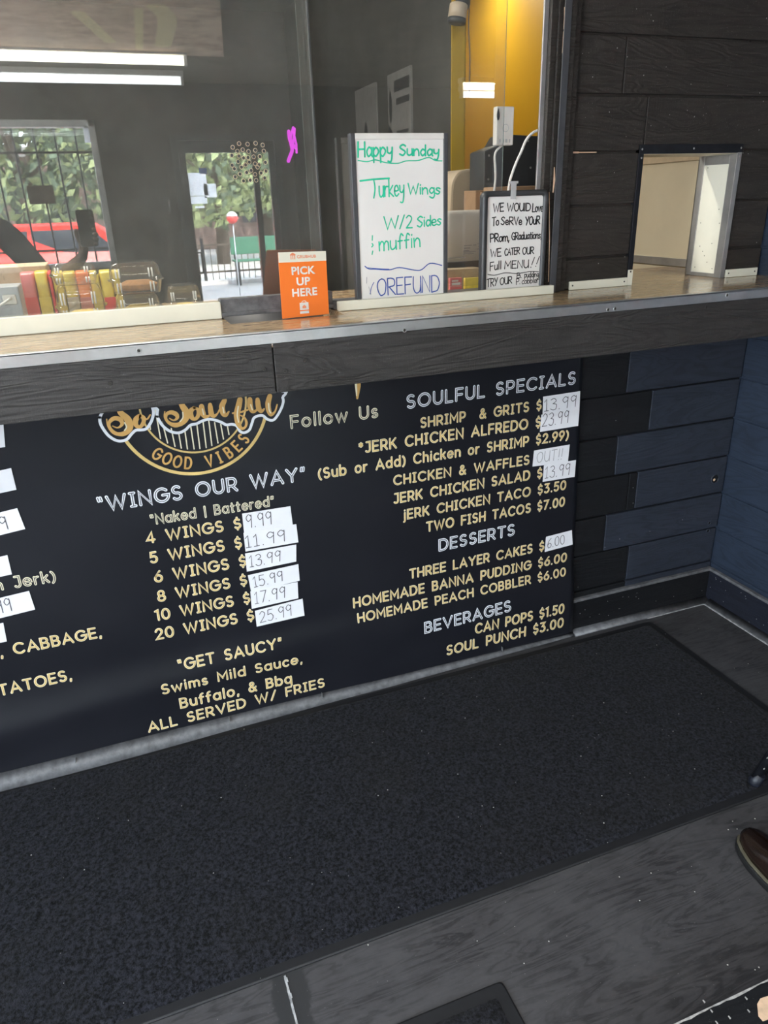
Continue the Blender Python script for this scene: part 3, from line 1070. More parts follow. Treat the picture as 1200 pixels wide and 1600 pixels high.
for (px, py) in ((413, 577), (446, 580), (476, 563), (349, 554), (172, 599), (1104, 480)):
    p = at(px, py, 1, YF)
    mb = MB()
    mb.torus((p.x, YF+.0002, p.z), .0038, .0012, n=14, mi=1)
    mb.disc((p.x, YF-.0002, p.z), .0028, n=10, mi=0)
    mb.build('screw', ['screw', 'fascia'], fb if p.x < jx else fb2)
mb = MB()
mb.box(-4.2, -.001, YF+.026, -.003, 1.155, CT-.03)
for x in (-3.4, -2.7, -.05):
    mb.box(x-.02, x+.02, YF+.026, -.004, 1.075, 1.155)
mb.build('underframe', 'black_plank_low', ctr)

# white strips along the foot of the upper wall
def foot_plate(x0, x1, name='foot_plate', y=-.004):
    mb = MB()
    mb.box(x0, x1, y-.004, y+.004, CT+.0005, CT+.024)
    for x in (x0+.008, x1-.012):
        mb.disc((x, y-.0046, CT+.013), .0026, n=10, mi=1)
    return mb
mb = foot_plate(-.716, -.515)
wp = mb.build('foot_plate', ['white_panel', 'screw'], wu, bevel=.001)
mb = foot_plate(-.138, -.012)
mb.build('foot_plate', ['white_panel', 'screw'], wu, bevel=.001)

# ------------------------------------------------------- pass-through opening
win2 = struct(empty('window_2', (PX0, 0, CT)))
mb = MB()    # black angle irons
mb.box(PX0-.014, PX0+.002, -.005, .012, CT+.0005, PZ1+.014, 0)
mb.box(PX0-.014, PX1+.016, -.006, .012, PZ1-.002, PZ1+.022, 0)
mb.box(PX0-.0, PX0+.003, -.004, .14, CT+.0005, PZ1)
mb.build('black_edging', 'black_metal', win2, bevel=.001)
mb = MB()
mb.box(PX0-.014, PX0+.003, -.0065, -.004, CT+.0005, CT+.045, 0)
mb.disc((PX0-.006, -.007, CT+.040), .0028, mi=1)
mb.build('foot_plate', ['white_panel', 'screw'], win2)
mb = MB()    # right jamb: white panel between two grey angles
mb.box(PX1, PX1+.004, .0, .145, CT+.0005, PZ1, 0)
mb.build('jamb_panel', 'white_panel', win2)
mb = MB()
mb.box(PX1-.002, PX1+.014, -.006, -.001, CT+.0005, PZ1, 0)
mb.box(PX1-.003, PX1, -.006, .022, CT+.0005, PZ1, 0)
mb.box(PX1-.003, PX1+.0005, .125, .150, CT+.0005, PZ1, 0)
mb.box(PX1-.003, PX1+.020, .146, .150, CT+.0005, PZ1, 0)
mb.box(PX1-.0028, PX1, .0225, .1245, CT+.0005, CT+.012, 0)
mb.box(PX1-.0028, PX1, .0225, .1245, PZ1-.03, PZ1-.004, 0)
mb.build('grey_angle', 'alu_dull', win2, bevel=.0008)
mb = MB()
for (y, z) in ((.035, 1.225), (.11, 1.225), (.06, 1.243), (.075, 1.262), (.05, 1.30), (.10, 1.29), (.085, 1.275), (.03, 1.36), (.11, 1.36), (.03, 1.53), (.11, 1.52), (.04, 1.40)):
    mb.disc((PX1-.0006, y, z), .0017, (-1, 0, 0), n=8)
mb.build('screw', 'screw', win2)
mb = MB()
mb.box(PX0, PX1, .0, .145, PZ1-.003, PZ1, 0)
mb.build('head_panel', 'cream', win2)
mb = MB()
for (x, z) in ((PX0-.006, PZ1+.010), (-.325, PZ1+.011), (PX1+.008, PZ1+.011), (PX1+.006, PZ1-.012), (PX0-.006, PZ1-.012)):
    mb.dome((x, -.0062, z), .0030, .001)
mb.build('screw', 'screw_pale', win2)

# --------------------------------------------------- service window (panes)
win1 = struct(empty('window_1', (-2, 0, CT)))
G = .003
PANE_R = at(783, 300, 1, .035).x
mb = MB()
mb.box(WX0, -1.452, .010, .016, CT+.030, 2.12)
pane = mb.build('pane', 'glass', win1)
mb = MB()
mb.box(-1.475, PANE_R, .030, .0335, CT+.030, 2.12)
pane2 = mb.build('pane', ['glass_clean', 'glass_edge'], win1)
for pg in pane2.data.polygons:
    if abs(pg.normal.x) > .9:
        pg.material_index = 1
mb = MB()
mb.box(WX0, -1.726, -.012, .008, CT+.0005, CT+.040, 0)
mb.build('sill_strip', 'white_panel', win1, bevel=.002)
mb = MB()
mb.box(-1.436, -.80, -.054, -.036, CT+.0005, CT+.024, 0)
mb.build('sill_strip', 'white_panel', win1, bevel=.002)
mb = MB()
mb.box(-1.726, -1.436, -.004, .030, CT+.006, CT+.046, 0)
mb.box(-1.726, -1.436, -.010, .004, CT+.004, CT+.014, 0)
mb.box(WX0, -1.726, .008, .045, CT+.0005, CT+.034, 0)
mb.box(-1.436, -.80, -.009, .055, CT+.0005, CT+.020, 0)
mb.build('bottom_rail', 'grey_trim', win1, bevel=.002)
mb = MB()
mb.box(-1.4545, -1.4515, .006, .0175, CT+.03, 2.12)
mb.build('edge_channel', 'charcoal', pane)
# speaking holes drilled in the pane
mb = MB()
holes = [(535, 58), (592, 25), (668, 30), (740, 22), (803, 38), (578, 93), (625, 80), (677, 95), (737, 85), (813, 92), (527, 130), (592, 137), (632, 153), (672, 150), (722, 143), (777, 140), (583, 185), (683, 190), (827, 192), (530, 218), (550, 250), (613, 235), (650, 215), (735, 205), (757, 235), (770, 215), (660, 283), (700, 265), (788, 287), (832, 270), (557, 322), (600, 297), (632, 358), (692, 352), (745, 352), (820, 332), (735, 300)]
for (hx, hy) in holes:
    p = at(270+hx*.175, 220+hy*.175, 1, .0095)
    mb.torus((p.x, .0096, p.z), .0042, .0007, n=14, k=5, mi=0)
    mb.disc((p.x, .0094, p.z), .0036, n=12, mi=1)
mb.build('speaking_holes', ['pale_cardboard', 'charcoal'], pane)
mb = MB()
f26 = .26667
pk = lambda L: [(400+x*f26, 180+y*f26) for x, y in L]
scribble_px(mb, pk([(192, 95), (200, 150), (232, 190)]), .008, .0095)
scribble_px(mb, pk([(218, 72), (205, 120), (208, 160), (226, 120), (236, 170), (238, 218)]), .0055, .0095, smooth=False)
scribble_px(mb, pk([(205, 165), (212, 205), (200, 240), (190, 268)]), .0085, .0095)
scribble_px(mb, pk([(226, 80), (222, 130), (214, 200)]), .006, .0095)
mb.build('marker_scribble', 'pink_marker', pane)
# right jamb of the window: aluminium channel, weathered black wood, black post
mb = MB()
mb.box(-.832, -.818, .014, .020, CT+.024, 2.12, 0)
mb.build('metal_channel', 'alu', win1, bevel=.001)
mb = MB()
mb.box(-.818, -.800, .000, .03, CT+.0005, 2.12, 0)
mb.box(-.800, -.782, -.006, .03, CT+.0005, 2.12, 0)
mb.box(-.779, -.758, -.022, .03, CT+.0005, 2.12, 0)
mb.box(-.758, -.737, -.012, .03, CT+.0005, 2.12, 0)
jam = mb.build('jamb', 'black_plank', win1, bevel=.002)
mb = MB()
for (px0, py0, px1, py1, wd) in ((882, 12, 881, 45, .006), (881, 50, 879, 82, .008), (866, 262, 864, 300, .006), (885, 62, 885, 69, .005), (858, 300, 857, 440, .0025)):
    a, b = at(px0, py0, 1, -.0225), at(px1, py1, 1, -.0225)
    ribbon(mb, [(a.x, a.z), ((a.x+b.x)/2+.002, (a.z+b.z)/2), (b.x, b.z)], [wd*.5, wd, wd*.6], lambda u, v: Vector((u, -.0226, v)))
mb.build('bare_wood', 'wood_raw', jam)
mb = MB()
mb.box(-.796, -.776, -.026, -.022, CT+.0005, 2.12, 0)
mb.build('corner_bead', 'charcoal_frame', jam, bevel=.001)

# ------------------------------------------------------------------- kitchen
KC = 2.55
mb = MB()
mb.box(-4.3, 1.0, .14, 3.4, -.05, 0)
struct(mb.build('floor_rear', 'dark_wall'))
mb = MB()
mb.box(-4.3, 1.0, .14, 3.4, KC, KC+.05)
struct(mb.build('ceiling_rear', 'kitchen_dark'))
mb = MB()
mb.box(-4.3, -.67, 3.3, 3.4, 0, KC, 0)
struct(mb.build('wall_north', 'kitchen_dark'))
mb = MB()
mb.box(-4.4, -4.3, .14, 3.4, 0, KC, 0)
struct(mb.build('wall_west', 'kitchen_dark'))
mb = MB()
mb.box(.03, .10, .14, .95, 0, KC, 0)
wkr = struct(mb.build('wall_inner', 'cream'))
mb = MB()
mb.box(.024, .03, .145, .949, 1.555, 1.60, 0)  # the shadow on this wall, put in as a darker strip
mb.box(.022, .03, .145, .949, CT+.001, CT+.028, 1)
mb.build('shade_band_and_trim', ['pale_cardboard', 'alu_dull'], wkr)
mb = MB()
mb.box(-.62, .10, 2.3, 2.4, 0, KC, 0)
mb.box(.03, .10, .95, 2.3, 0, KC, 0)
struct(mb.build('wall_east', 'yellow'))
XP = at(704, 200, 1, .9).x
XQ = at(724, 200, 1, .9).x
mb = MB()
mb.box(XP, XQ, .9, 3.3, 0, KC, 0)
part = struct(mb.build('wall_partition', 'kitchen_dark'))
mb = MB()
mb.box(XP+.001, XQ+.002, .893, .8999, 0, KC-.01, 0)
mb.box(XQ, XQ+.004, .893, 3.3, 0, KC-.01, 0)
mb.build('painted_end', 'yellow', part)
# lower store counter behind the glass (things on it stand at the worktop's height)
# posters on the dark partition
def poster(px0, py0t, px1, py1t, hh, label, kind):
    xw = XP-.004
    a, b = at(px0, py0t, 0, xw), at(px1, py1t, 0, xw)
    y0, y1 = sorted((a.y, b.y))
    zt = (a.z+b.z)/2
    mb = MB()
    mb.box(xw-.006, xw+.0035, y0, y1, zt-hh, zt, 0)
    o = mb.build('wall_poster', 'photo_grey')
    tag(o, label, 'poster')
    mb = MB()
    L = y1-y0
    f = lambda u, v: Vector((xw-.0066, y1-u*L, zt-hh+v*hh))
    if kind == 0:     # a portrait of a person in a dark jacket
        mb.face([f(.0, 0), f(1, 0), f(1, .18), f(.75, .30), f(.58, .36), f(.42, .36), f(.2, .28), f(0, .12)])
        mb.face([f(.5+.10*math.cos(t), .55+.17*math.sin(t)) for t in [2*PI*k/18 for k in range(18)]])
        mb.face([f(.44, .30), f(.56, .30), f(.55, .5), f(.45, .5)])
        mb.build('portrait', 'photo_dark', o)
    else:
        mb.face([f(.12+.07*math.cos(t), .80+.10*math.sin(t)) for t in [2*PI*k/18 for k in range(18)]])
        for (u0, u1, v0, v1) in ((.3, .95, .88, .95), (.38, .95, .80, .84), (.38, .9, .62, .64)):
            mb.face([f(u0, v0), f(u1, v0), f(u1, v1), f(u0, v1)])
        mb.face([f(0, 0), f(.35, 0), f(.38, .3), f(.25, .62), f(0, .7)])
        mb.build('printed_picture', 'photo_dark', o)
        mb = MB()
        mb.face([f(.55, .46), f(.95, .46), f(.95, .56), f(.55, .56)])
        mb.build('printed_patch', 'white_plastic', o)
    return o
poster(556, 141, 588, 130, .52, 'grey poster of a person in a dark jacket on the dark kitchen partition', 0)
poster(607, 117, 643, 103, .62, 'printed poster with a heading beside the portrait on the dark partition', 1)

# kitchen strip light above the yellow wall's room
def strip_light(name, x0, x1, y, z, label, group, mt, power=0., col=(1, 1, 1)):
    t = empty(name, ((x0+x1)/2, y, z), label, 'light', group)
    mb = MB()
    mb.box(x0, x1, y-.05, y+.05, z-.045, z-.0005)
    mb.build('housing', 'white_plastic', t, bevel=.004)
    mb = MB()
    mb.tube([(x0+.02, y, z-.075), (x1-.02, y, z-.075)], .019, 14)
    mb.build('lamp_tube', mt, t)
    mb = MB()
    for x in (x0+.012, x1-.012):
        mb.box(x-.012, x+.012, y-.02, y+.02, z-.10, z-.044)
    mb.build('lamp_holder', 'white_plastic', t)
    if power:
        a = area(name+'_light', ((x0+x1)/2, y, z-.11), (0, 0, 0), x1-x0, .08, power, col)
    return t
strip_light('kitchen_strip_light', -.5, -.05, 1.8, KC, 'fluorescent strip light on the kitchen ceiling by the yellow wall', None, 'tube', 4, (1, .92, .78))
strip_light('kitchen_strip_light', -3.0, -1.6, .75, KC, 'longer added strip light, out of view, above the kitchen side of the counter', None, 'tube', 34, (1, .95, .85))  # added lamp, out of view: brightens the boxes and packets behind the glass

# bullet camera on the yellow edge
cm = empty('security_camera', (0, 0, 0), 'pale bullet security camera mounted high on the yellow wall', 'camera')
yc = .86
a, b = at(717, 6, 1, yc), at(713, 38, 1, yc)
cm.location = b
mb = MB()
d = (b-a)
mb.tube([a, a+d*.05, a+d*.72], [.028, .032, .033], 18)
mb.build('housing', 'tan_plastic', cm)
mb = MB()
mb.tube([a+d*.72, a+d*.95, a+d], [.033, .032, .020], 18)
mb.build('lens_hood', 'charcoal', cm)
mb = MB()
c1 = at(719, 3, 1, .893)-Vector((.03, .02, .05))
mb.tube([a+d*.25, c1+Vector((.02, .0, .01)), c1+Vector((.04, .02, .05))], .008, 8)
mb.dome(c1+Vector((.04, .018, .05)), .03, .015)
mb.build('bracket', 'charcoal', cm)
ca = MB()
ca.tube(smooth_line([at(px, py, 0, .026) for px, py in ((731, -20), (733, 10), (732, 40), (734, 90), (733, 145))]), .004, 6)
o = tag(ca.build('camera_cable', 'bark'), 'thin brown cable hanging down the yellow wall beside the security camera', 'cable')

# ---------------------------------------------- boards and things at the window
def pxbox(name, px0, py0, px1, py1, y0, depth, mat, parent=None, bevel=.003, zmin=None):
    """an upright box whose front face (plane y0) fills the pixel rectangle"""
    a, b = at(px0, (py0+py1)/2, 1, y0), at(px1, (py0+py1)/2, 1, y0)
    t, l = at((px0+px1)/2, py0, 1, y0), at((px0+px1)/2, py1, 1, y0)
    z0 = l.z if zmin is None else zmin
    mb = MB()
    mb.box(a.x, b.x, y0, y0+depth, z0, t.z)
    return mb.build(name, mat, parent, bevel=bevel), (a.x, b.x, z0, t.z)


# tall whiteboard
hb = empty('whiteboard', (-1.25, -.022, CT), 'tall white dry-erase board with green handwriting standing against the service glass', 'whiteboard')
yh = -.031
x0, x1, zt = at(559.5, 340, 1, yh).x, at(693, 340, 1, yh).x, at(625, 208, 1, yh).z
mb = MB()
mb.box(x0, x1, yh, yh+.012, CT+.001, zt-.012)
mb.build('writing_surface', 'white_board', hb, bevel=.001)
mb = MB()
mb.box(x0-.0125, x0, yh-.003, yh+.017, CT+.001, zt)
mb.build('side_frame', 'charcoal_frame', hb, bevel=.0015)
mb = MB()
mb.box(x1, x1+.011, yh-.003, yh+.017, CT+.001, zt)
mb.build('side_frame', 'charcoal_frame', hb, bevel=.0015)
mb = MB()
mb.box(x0, x1, yh-.0035, yh+.016, zt-.014, zt)
mb.build('top_frame', 'white_plastic', hb, bevel=.002)
mb = MB()
YP = yh-.0005
c26 = lambda L: [(400+x*.26667, 180+y*.26667) for x, y in L]
wpx = lambda t, a, b, cap, wd, **k: write_px(mb, t, (400+a[0]*.26667, 180+a[1]*.26667), (400+b[0]*.26667, 180+b[1]*.26667), cap*.26667, wd, YP, **k)
wpx('Happy', (598, 245), (800, 240), 88, .0042, gap=1.2)
wpx('Sunday', (842, 235), (1072, 238), 62, .0042, gap=1.1)
scribble_px(mb, c26([(598, 265), (650, 272), (700, 262), (760, 278), (830, 282), (880, 268), (950, 265), (1010, 248), (1050, 265), (1090, 268)]), .0026, YP)
scribble_px(mb, c26([(610, 385), (690, 376), (780, 370)]), .0042, YP)
scribble_px(mb, c26([(690, 380), (697, 430), (690, 485)]), .0036, YP)
wpx('urkey', (722, 480), (868, 472), 105, .0036, gap=1.0)
wpx('Wings', (892, 462), (1080, 462), 62, .0036, gap=1.0)
wpx('w', (752, 668), (835, 660), 120, .0036)
wpx('/2', (842, 662), (915, 660), 74, .0034)
wpx('Sides', (945, 655), (1085, 642), 60, .0036, gap=.9)
scribble_px(mb, c26([(682, 706), (681, 733)]), .003, YP)
scribble_px(mb, c26([(680, 752), (686, 762), (678, 772)]), .003, YP)
scribble_px(mb, c26([(684, 796), (680, 815)]), .003, YP)
wpx('muffin', (722, 795), (962, 770), 88, .0036, gap=1.2)
mb.build('green_writing', 'green_ink', hb)
mb = MB()
scribble_px(mb, c26([(638, 885), (660, 900), (700, 902), (780, 906), (840, 893), (930, 908), (970, 905), (1020, 868), (1088, 880)]), .0026, YP)
scribble_px(mb, c26([(645, 893), (700, 898), (780, 902)]), .0014, YP)
wpx('OREFUND', (712, 1058), (1075, 1032), 98, .0030, gap=1.1)
scribble_px(mb, c26([(690, 980), (676, 1010), (668, 1048)]), .0018, YP)
mb.build('blue_writing', 'blue_ink', hb)
mb = MB()
scribble_px(mb, c26([(648, 950), (647, 985)]), .0016, YP)
scribble_px(mb, c26([(660, 1005), (668, 1030), (674, 1052)]), .0012, YP)
mb.build('rubbed_out_writing', 'grey_ink', hb)

# small framed whiteboard
sb = empty('small_whiteboard', (-.86, -.02, CT), 'small whiteboard with rounded black frame and black handwriting at the window corner', 'whiteboard')
yb = -.031
x0, x1, z1 = at(754.5, 350, 1, yb).x, at(856, 350, 1, yb).x, at(808, 297, 1, yb).z
mb = MB()
def rrect(x0, x1, z0, z1, r, y):
    pts = []
    for (cx, cz, t0) in ((x1-r, z1-r, 0), (x0+r, z1-r, 90), (x0+r, z0+r, 180), (x1-r, z0+r, 270)):
        for k in range(7):
            t = R(t0+15*k)
            pts.append(Vector((cx+r*math.cos(t), y, cz+r*math.sin(t))))
    return pts
fw_ = .0145
o1, i1 = rrect(x0, x1, CT+.001, z1, .016, yb), rrect(x0+fw_, x1-fw_, CT+.016, z1-fw_, .006, yb)
n = len(o1)
F3 = [[v + Vector((0, dy, 0)) for v in r] for r, dy in ((o1, .020), (o1, .004), (rrect(x0+.004, x1-.004, CT+.005, z1-.004, .013, yb), 0), (i1, .002), (i1, .010))]
mb.loft(F3, False)
mb.build('frame', 'charcoal', sb, smooth=True)
mb = MB()
mb.box(x0+fw_-.002, x1-fw_+.002, yb+.008, yb+.018, CT+.012, z1-fw_+.002)
mb.build('writing_surface', 'white_board', sb)
mb = MB()
mb.box(x0+.002, x1-.002, yb+.018, yb+.0205, CT+.003, z1-.002)
mb.build('back_panel', 'cardboard', sb)
mb = MB()
YP = yb+.0076
s4 = .2062
w4 = lambda t, a, b, cap, wd, **k: write_px(mb, t, (740+a[0]*s4, 150+a[1]*s4), (740+b[0]*s4, 150+b[1]*s4), cap*s4, wd, YP, **k)
w4('WE', (150, 880), (228, 872), 62, .0030, gap=1.6)
w4('WOUlD', (255, 872), (430, 870), 58, .0030, gap=1.2)
w4('Love', (445, 878), (525, 875), 62, .0030, gap=1.)
w4('To', (140, 985), (190, 978), 62, .0030, gap=.8)
w4('SeRVe', (208, 975), (365, 975), 58, .0030, gap=1.2)
w4('YOuR', (393, 978), (500, 968), 60, .0034, gap=1.2)
w4('PRom,', (125, 1108), (270, 1098), 62, .0034, gap=1.1)
w4('GRaduations,', (288, 1090), (515, 1078), 54, .0030, gap=.9)
w4('WE', (128, 1220), (208, 1212), 58, .0028, gap=1.4)
w4('CATER', (235, 1210), (348, 1195), 50, .0028, gap=.9)
w4('OUR', (370, 1200), (455, 1195), 52, .0028, gap=1.)
w4('Full', (125, 1325), (210, 1310), 62, .0028, gap=1.4)
w4('MENU', (235, 1310), (415, 1300), 58, .0028, gap=1.4)
w4('!!', (430, 1300), (480, 1290), 75, .0026, gap=3, slant=.25)
scribble_px(mb, [(740+x*s4, 150+y*s4) for x, y in ((108, 1352), (160, 1358), (240, 1340), (330, 1345), (430, 1330), (492, 1332))], .0020, YP)
w4('TRY', (100, 1448), (180, 1435), 58, .0026, gap=1.)
w4('OUR', (200, 1432), (290, 1418), 52, .0026, gap=1.)
w4('B.', (328, 1380), (362, 1376), 38, .0024, gap=1.2)
w4('pudding', (385, 1375), (492, 1370), 42, .0020, gap=.9)
w4('P.', (322, 1430), (352, 1424), 44, .0022, gap=1.2)
w4('cobbler', (365, 1425), (492, 1412), 42, .0020, gap=.9)
mb.build('handwriting', 'marker_ink', sb)
# clear tape tab on its top edge
mb = MB()
a = at(802, 296, 1, yb)
mb.box(a.x-.008, a.x+.008, yb-.002, yb-.0008, z1-.022, z1+.016)
mb.box(a.x-.014, a.x+.013, yb-.0022, yb-.0008, z1+.016, z1+.022)
mb.build('tape_tab', 'tape', sb)

# white device with cables hanging at the pane's edge
dv, e = pxbox('router', 776, 166, 803, 227, .060, .022, 'white_plastic', bevel=.003)
tag(dv, 'white oblong network box with a dark clip hung beside the yellow wall', 'router')
mb = MB()
c = at(777.5, 178, 1, .0595)
mb.loft([[c+Vector((r*math.cos(t), -.004, zz_+r*1.6*math.sin(t))) for t in [2*PI*k/12 for k in range(12)]] for r, zz_ in ((.0005, .014), (.003, .004), (.0048, -.004), (.003, -.011), (.0005, -.013))], True)
mb.build('clip', 'charcoal', dv, smooth=True)
mb = MB()
for (px, w_) in ((781, .004), (787, .003), (791, .006), (796, .004)):
    a = at(px, 220, 1, .0597)
    mb.box(a.x-w_/2, a.x+w_/2, .0592, .0599, a.z-.004, a.z+.004)
mb.torus(at(790, 200, 1, .0595), .009, .0006, n=20)
mb.build('printed_marks', 'grey_plastic', dv)
s_ = lambda L, y: [at(740+x*s4, 150+y_*s4, 1, y) for x, y_ in L]
mb = MB()
mb.tube(smooth_line(s_([(215, 374), (190, 396), (168, 425), (160, 470), (164, 540), (166, 620), (158, 700), (150, 760)], .075)), .0032, 8)
tag(mb.build('power_cord', 'cord'), 'white cord dropping from the white network box behind the small framed board', 'cord')
mb = MB()
mb.tube(smooth_line(s_([(500, 258), (460, 272), (420, 305), (390, 350), (362, 420), (325, 500), (295, 580), (274, 650), (262, 740)], .085)), .0038, 8)
tag(mb.build('power_cord', 'cord'), 'white cord curving from the window jamb down across the black metal box', 'cord')

# black box with screws (back of a till)
bk = empty('cash_register', (0, 0, 0), 'black metal back of a cash register standing before the yellow wall', 'cash register')
y0 = .31
a, b, c_, d_ = at(757, 236, 1, y0), at(842, 205, 1, y0), at(842, 340, 1, y0), at(757, 340, 1, y0)
bk.location = (a.x, y0, CT+.001)
mb = MB()
za, zb = a.z, a.z+.055
mb.loft([[Vector((a.x, y, CT+.001)), Vector((a.x, y, za)), Vector((a.x+.05, y, za+.016)), Vector((a.x+.07, y, zb-.01)), Vector((b.x+.14, y, zb-.02)), Vector((b.x+.14, y, CT+.001))] for y in (y0, y0+.10)], True)
mb.build('casing', 'charcoal', bk, bevel=.004)
mb = MB()
for (px, py) in ((764, 243), (763, 280), (825, 220), (829, 262)):
    p = at(px, py, 1, y0)
    mb = MB()
    mb.dome((p.x, y0-.0005, p.z), .0035, .0015)
    mb.build('screw', 'screw_pale', bk)

ob, e = pxbox('cardboard_box', 768, 291, 842, 440, .20, .06, 'cardboard', zmin=CT+.001)
tag(ob, 'brown cardboard box mostly hidden behind the small framed board', 'box')
ob, e = pxbox('carton', 742, 297, 762, 420, .27, .08, 'cardboard', zmin=CT+.001)
tag(ob, 'brown carton wedged between the tan appliance and the black cash register', 'box')
# tan rounded appliance
a, b = at(703, 300, 1, .42), at(757, 264, 1, .42)
mb = MB()
pts = []
xl, xr, zt_ = a.x, b.x-.012, b.z
for k in range(9):
    t = R(180-10*k)
    pts.append((xl+.055+.050*math.cos(t), zt_-.055+.055*math.sin(t)))
pts += [(xr-.01, zt_+.004), (xr, zt_-.02), (xr, CT+.001), (xl-.012, CT+.001)]
mb.loft([[Vector((x, y, z)) for x, z in pts] for y in (.42, .60)], True)
tp = tag(mb.build('tan_appliance', 'tan_plastic', bevel=.008), 'tan plastic appliance with rounded shoulder beside the tall whiteboard', 'appliance')
mb = MB()
c = at(748, 283, 1, .418)
mb.torus(c, .022, .006, n=24)
mb.build('dial_ring', 'white_plastic', tp)
# white printer
pr = empty('receipt_printer', (0, 0, 0), 'white printer with small label between the two whiteboards', 'printer')
y0 = .16
a, b, c_, d_ = at(698, 330, 1, y0), at(758, 330, 1, y0), at(728, 329, 1, y0), at(728, 408, 1, y0)
pr.location = (a.x, y0, d_.z)
mb = MB()
hx = (b.x-a.x)/2+.02
zs_ = [(d_.z, 0), (c_.z-.012, 0), (c_.z-.003, .004), (c_.z, .012)]
mb.loft([[v for v in superring(a.x+hx, y0+.05, z, hx-i, .05-i, 9, 40)] for z, i in zs_], True)
mb.build('casing', 'white_plastic', pr, smooth=False)
mb = MB()
mb.box(a.x+.004, a.x+hx*2-.004, y0-.002, y0+.095, CT+.046, d_.z-.0005)
mb.build('base', 'charcoal_frame', pr, bevel=.002)
mb = MB()
for (px0, px1, py) in ((725, 737, 384), (739, 744, 383), (725, 735, 388), (724, 733, 392), (724, 743, 394), (724, 740, 397), (746, 751, 381), (747, 751, 385), (746, 750, 389)):
    p, q = at(px0, py, 1, y0-.001), at(px1, py, 1, y0-.001)
    mb.box(p.x, q.x, y0-.0016, y0-.0004, p.z-.0010, p.z+.0010)
for (py) in (403, 409):
    p, q = at(698, py+1, 1, y0-.001), at(728, py, 1, y0-.001)
    mb.box(p.x+.004, q.x, y0-.0016, y0-.0004, p.z-.0008, p.z+.0008)
mb.build('printed_label', 'grey_ink', pr)
ob, e = pxbox('paper_stack', 699, 420, 752, 436, .105, .08, 'pale_cardboard', zmin=CT+.001, bevel=.001)
tag(ob, 'pale stack of paper under the white printer', 'paper stack')
ob, e = pxbox('red_packet', 703, 434, 722, 458, .068, .012, 'pink', zmin=CT+.001, bevel=.002)
tag(ob, 'small red and white packet behind the sill strip', 'packet')
mb = MB()
for (px0, py0, px1, py1) in ((706, 442, 719, 445), (706, 438, 716, 440)):
    p, q = at(px0, py0, 1, .0675), at(px1, py1, 1, .0675)
    mb.box(p.x, q.x, .0668, .0678, q.z, p.z)
mb.build('printed_band', 'white_ink', ob)
ob, e = pxbox('note_pad', 727, 434, 751, 458, .068, .012, 'yellow_wrap', zmin=CT+.001, bevel=.001)
tag(ob, 'yellow sticky note pad behind the sill strip', 'note pad')

# ------------------------------------------- take-out boxes and packets (left)
def clamshell(cx, cy, z, hx, hy, h, fill, fillmat, label):
    t = empty('clamshell_box', (cx, cy, z), label, 'container', 'clear clamshell boxes behind the glass')
    hb_ = h*.46
    mb = MB()
    mb.loft([superring(cx, cy, z+zz_, hx*k, hy*k, 5, 36) for zz_, k in ((0.001, .84), (.004, .86), (hb_-.004, .96), (hb_-.002, 1.04), (hb_, 1.04))], False)
    mb.bm.faces.new([mb.bm.verts.new(v) for v in superring(cx, cy, z+.001, hx*.84, hy*.84, 5, 36)])
    mb.build('base', 'clear_plastic', t, smooth=True)
    mb = MB()
    mb.loft([superring(cx, cy, z+zz_, hx*k, hy*k, 5, 36) for zz_, k in ((hb_+.001, 1.04), (hb_+.003, .97), (h*.82, .90), (h-.004, .82), (h-.001, .76))], False)
    mb.bm.faces.new([mb.bm.verts.new(v) for v in superring(cx, cy, z+h-.001, hx*.76, hy*.76, 5, 36)])
    mb.build('lid', 'clear_plastic', t, smooth=True)
    mb = MB()
    for sx in (-.72, -.60, .48, .60):
        for (z0, z1, k0, k1) in ((.005, hb_-.006, .87, .955), (hb_+.006, h*.82, .965, .905)):
            mb.tube([(cx+hx*sx, cy-hy*k0-.001, z+z0), (cx+hx*sx, cy-hy*k1-.001, z+z1)], .0022, 6)
    mb.build('moulded_rib', 'white_plastic', t)
    if fill:
        mb = MB()
        mb.loft([superring(cx+.004, cy, z+zz_, hx*k, hy*k, 2.6, 24) for zz_, k in ((.006, .6), (.02, .74), (fill*.7, .70), (fill*.95, .45), (fill, .1))], True)
        o = mb.build('food', fillmat, t, smooth=True)
    return t
def cl_at(px0, px1, py_top, py_bot, y, fill, fm, label):
    a, b = at(px0, py_bot, 1, y), at(px1, py_bot, 1, y)
    t, l = at((px0+px1)/2, py_top, 1, y), at((px0+px1)/2, py_bot, 1, y)
    return (a.x+b.x)/2, (b.x-a.x)/2/1.04, l.z, t.z-l.z
ZB = CT+.036
YCL = .062
def put_cl(px0, px1, py_top, py_bot, fill, fm, label, zb=None):
    cx, hx, z, h = cl_at(px0, px1, py_top, py_bot, YCL, fill, fm, label)
    if zb is not None:
        h = z+h-zb
        z = zb
    return clamshell(cx, YCL+.062, z, hx, .060, h, fill, fm, label), z+h
_, zt1 = put_cl(180, 258, 460, 491, .034, 'cake', 'lower clear clamshell box with yellow cake under the muffin one', CT+.001)
put_cl(172, 262, 410, 461, .030, 'muffin', 'clear clamshell box holding a brown muffin on top of another box', zt1)
put_cl(262, 322, 447, 485, .028, 'cake', 'low single clear clamshell box beside the door reflection, next to the muffin stack', CT+.001)
_, zt2 = put_cl(88, 172, 445, 497, .03, 'cake', 'clear clamshell box in front of the wrapped packets, under another box', CT+.001)
put_cl(78, 158, 411, 446, 0, None, 'empty clear clamshell box lying on top of a box before the yellow packets', zt2)

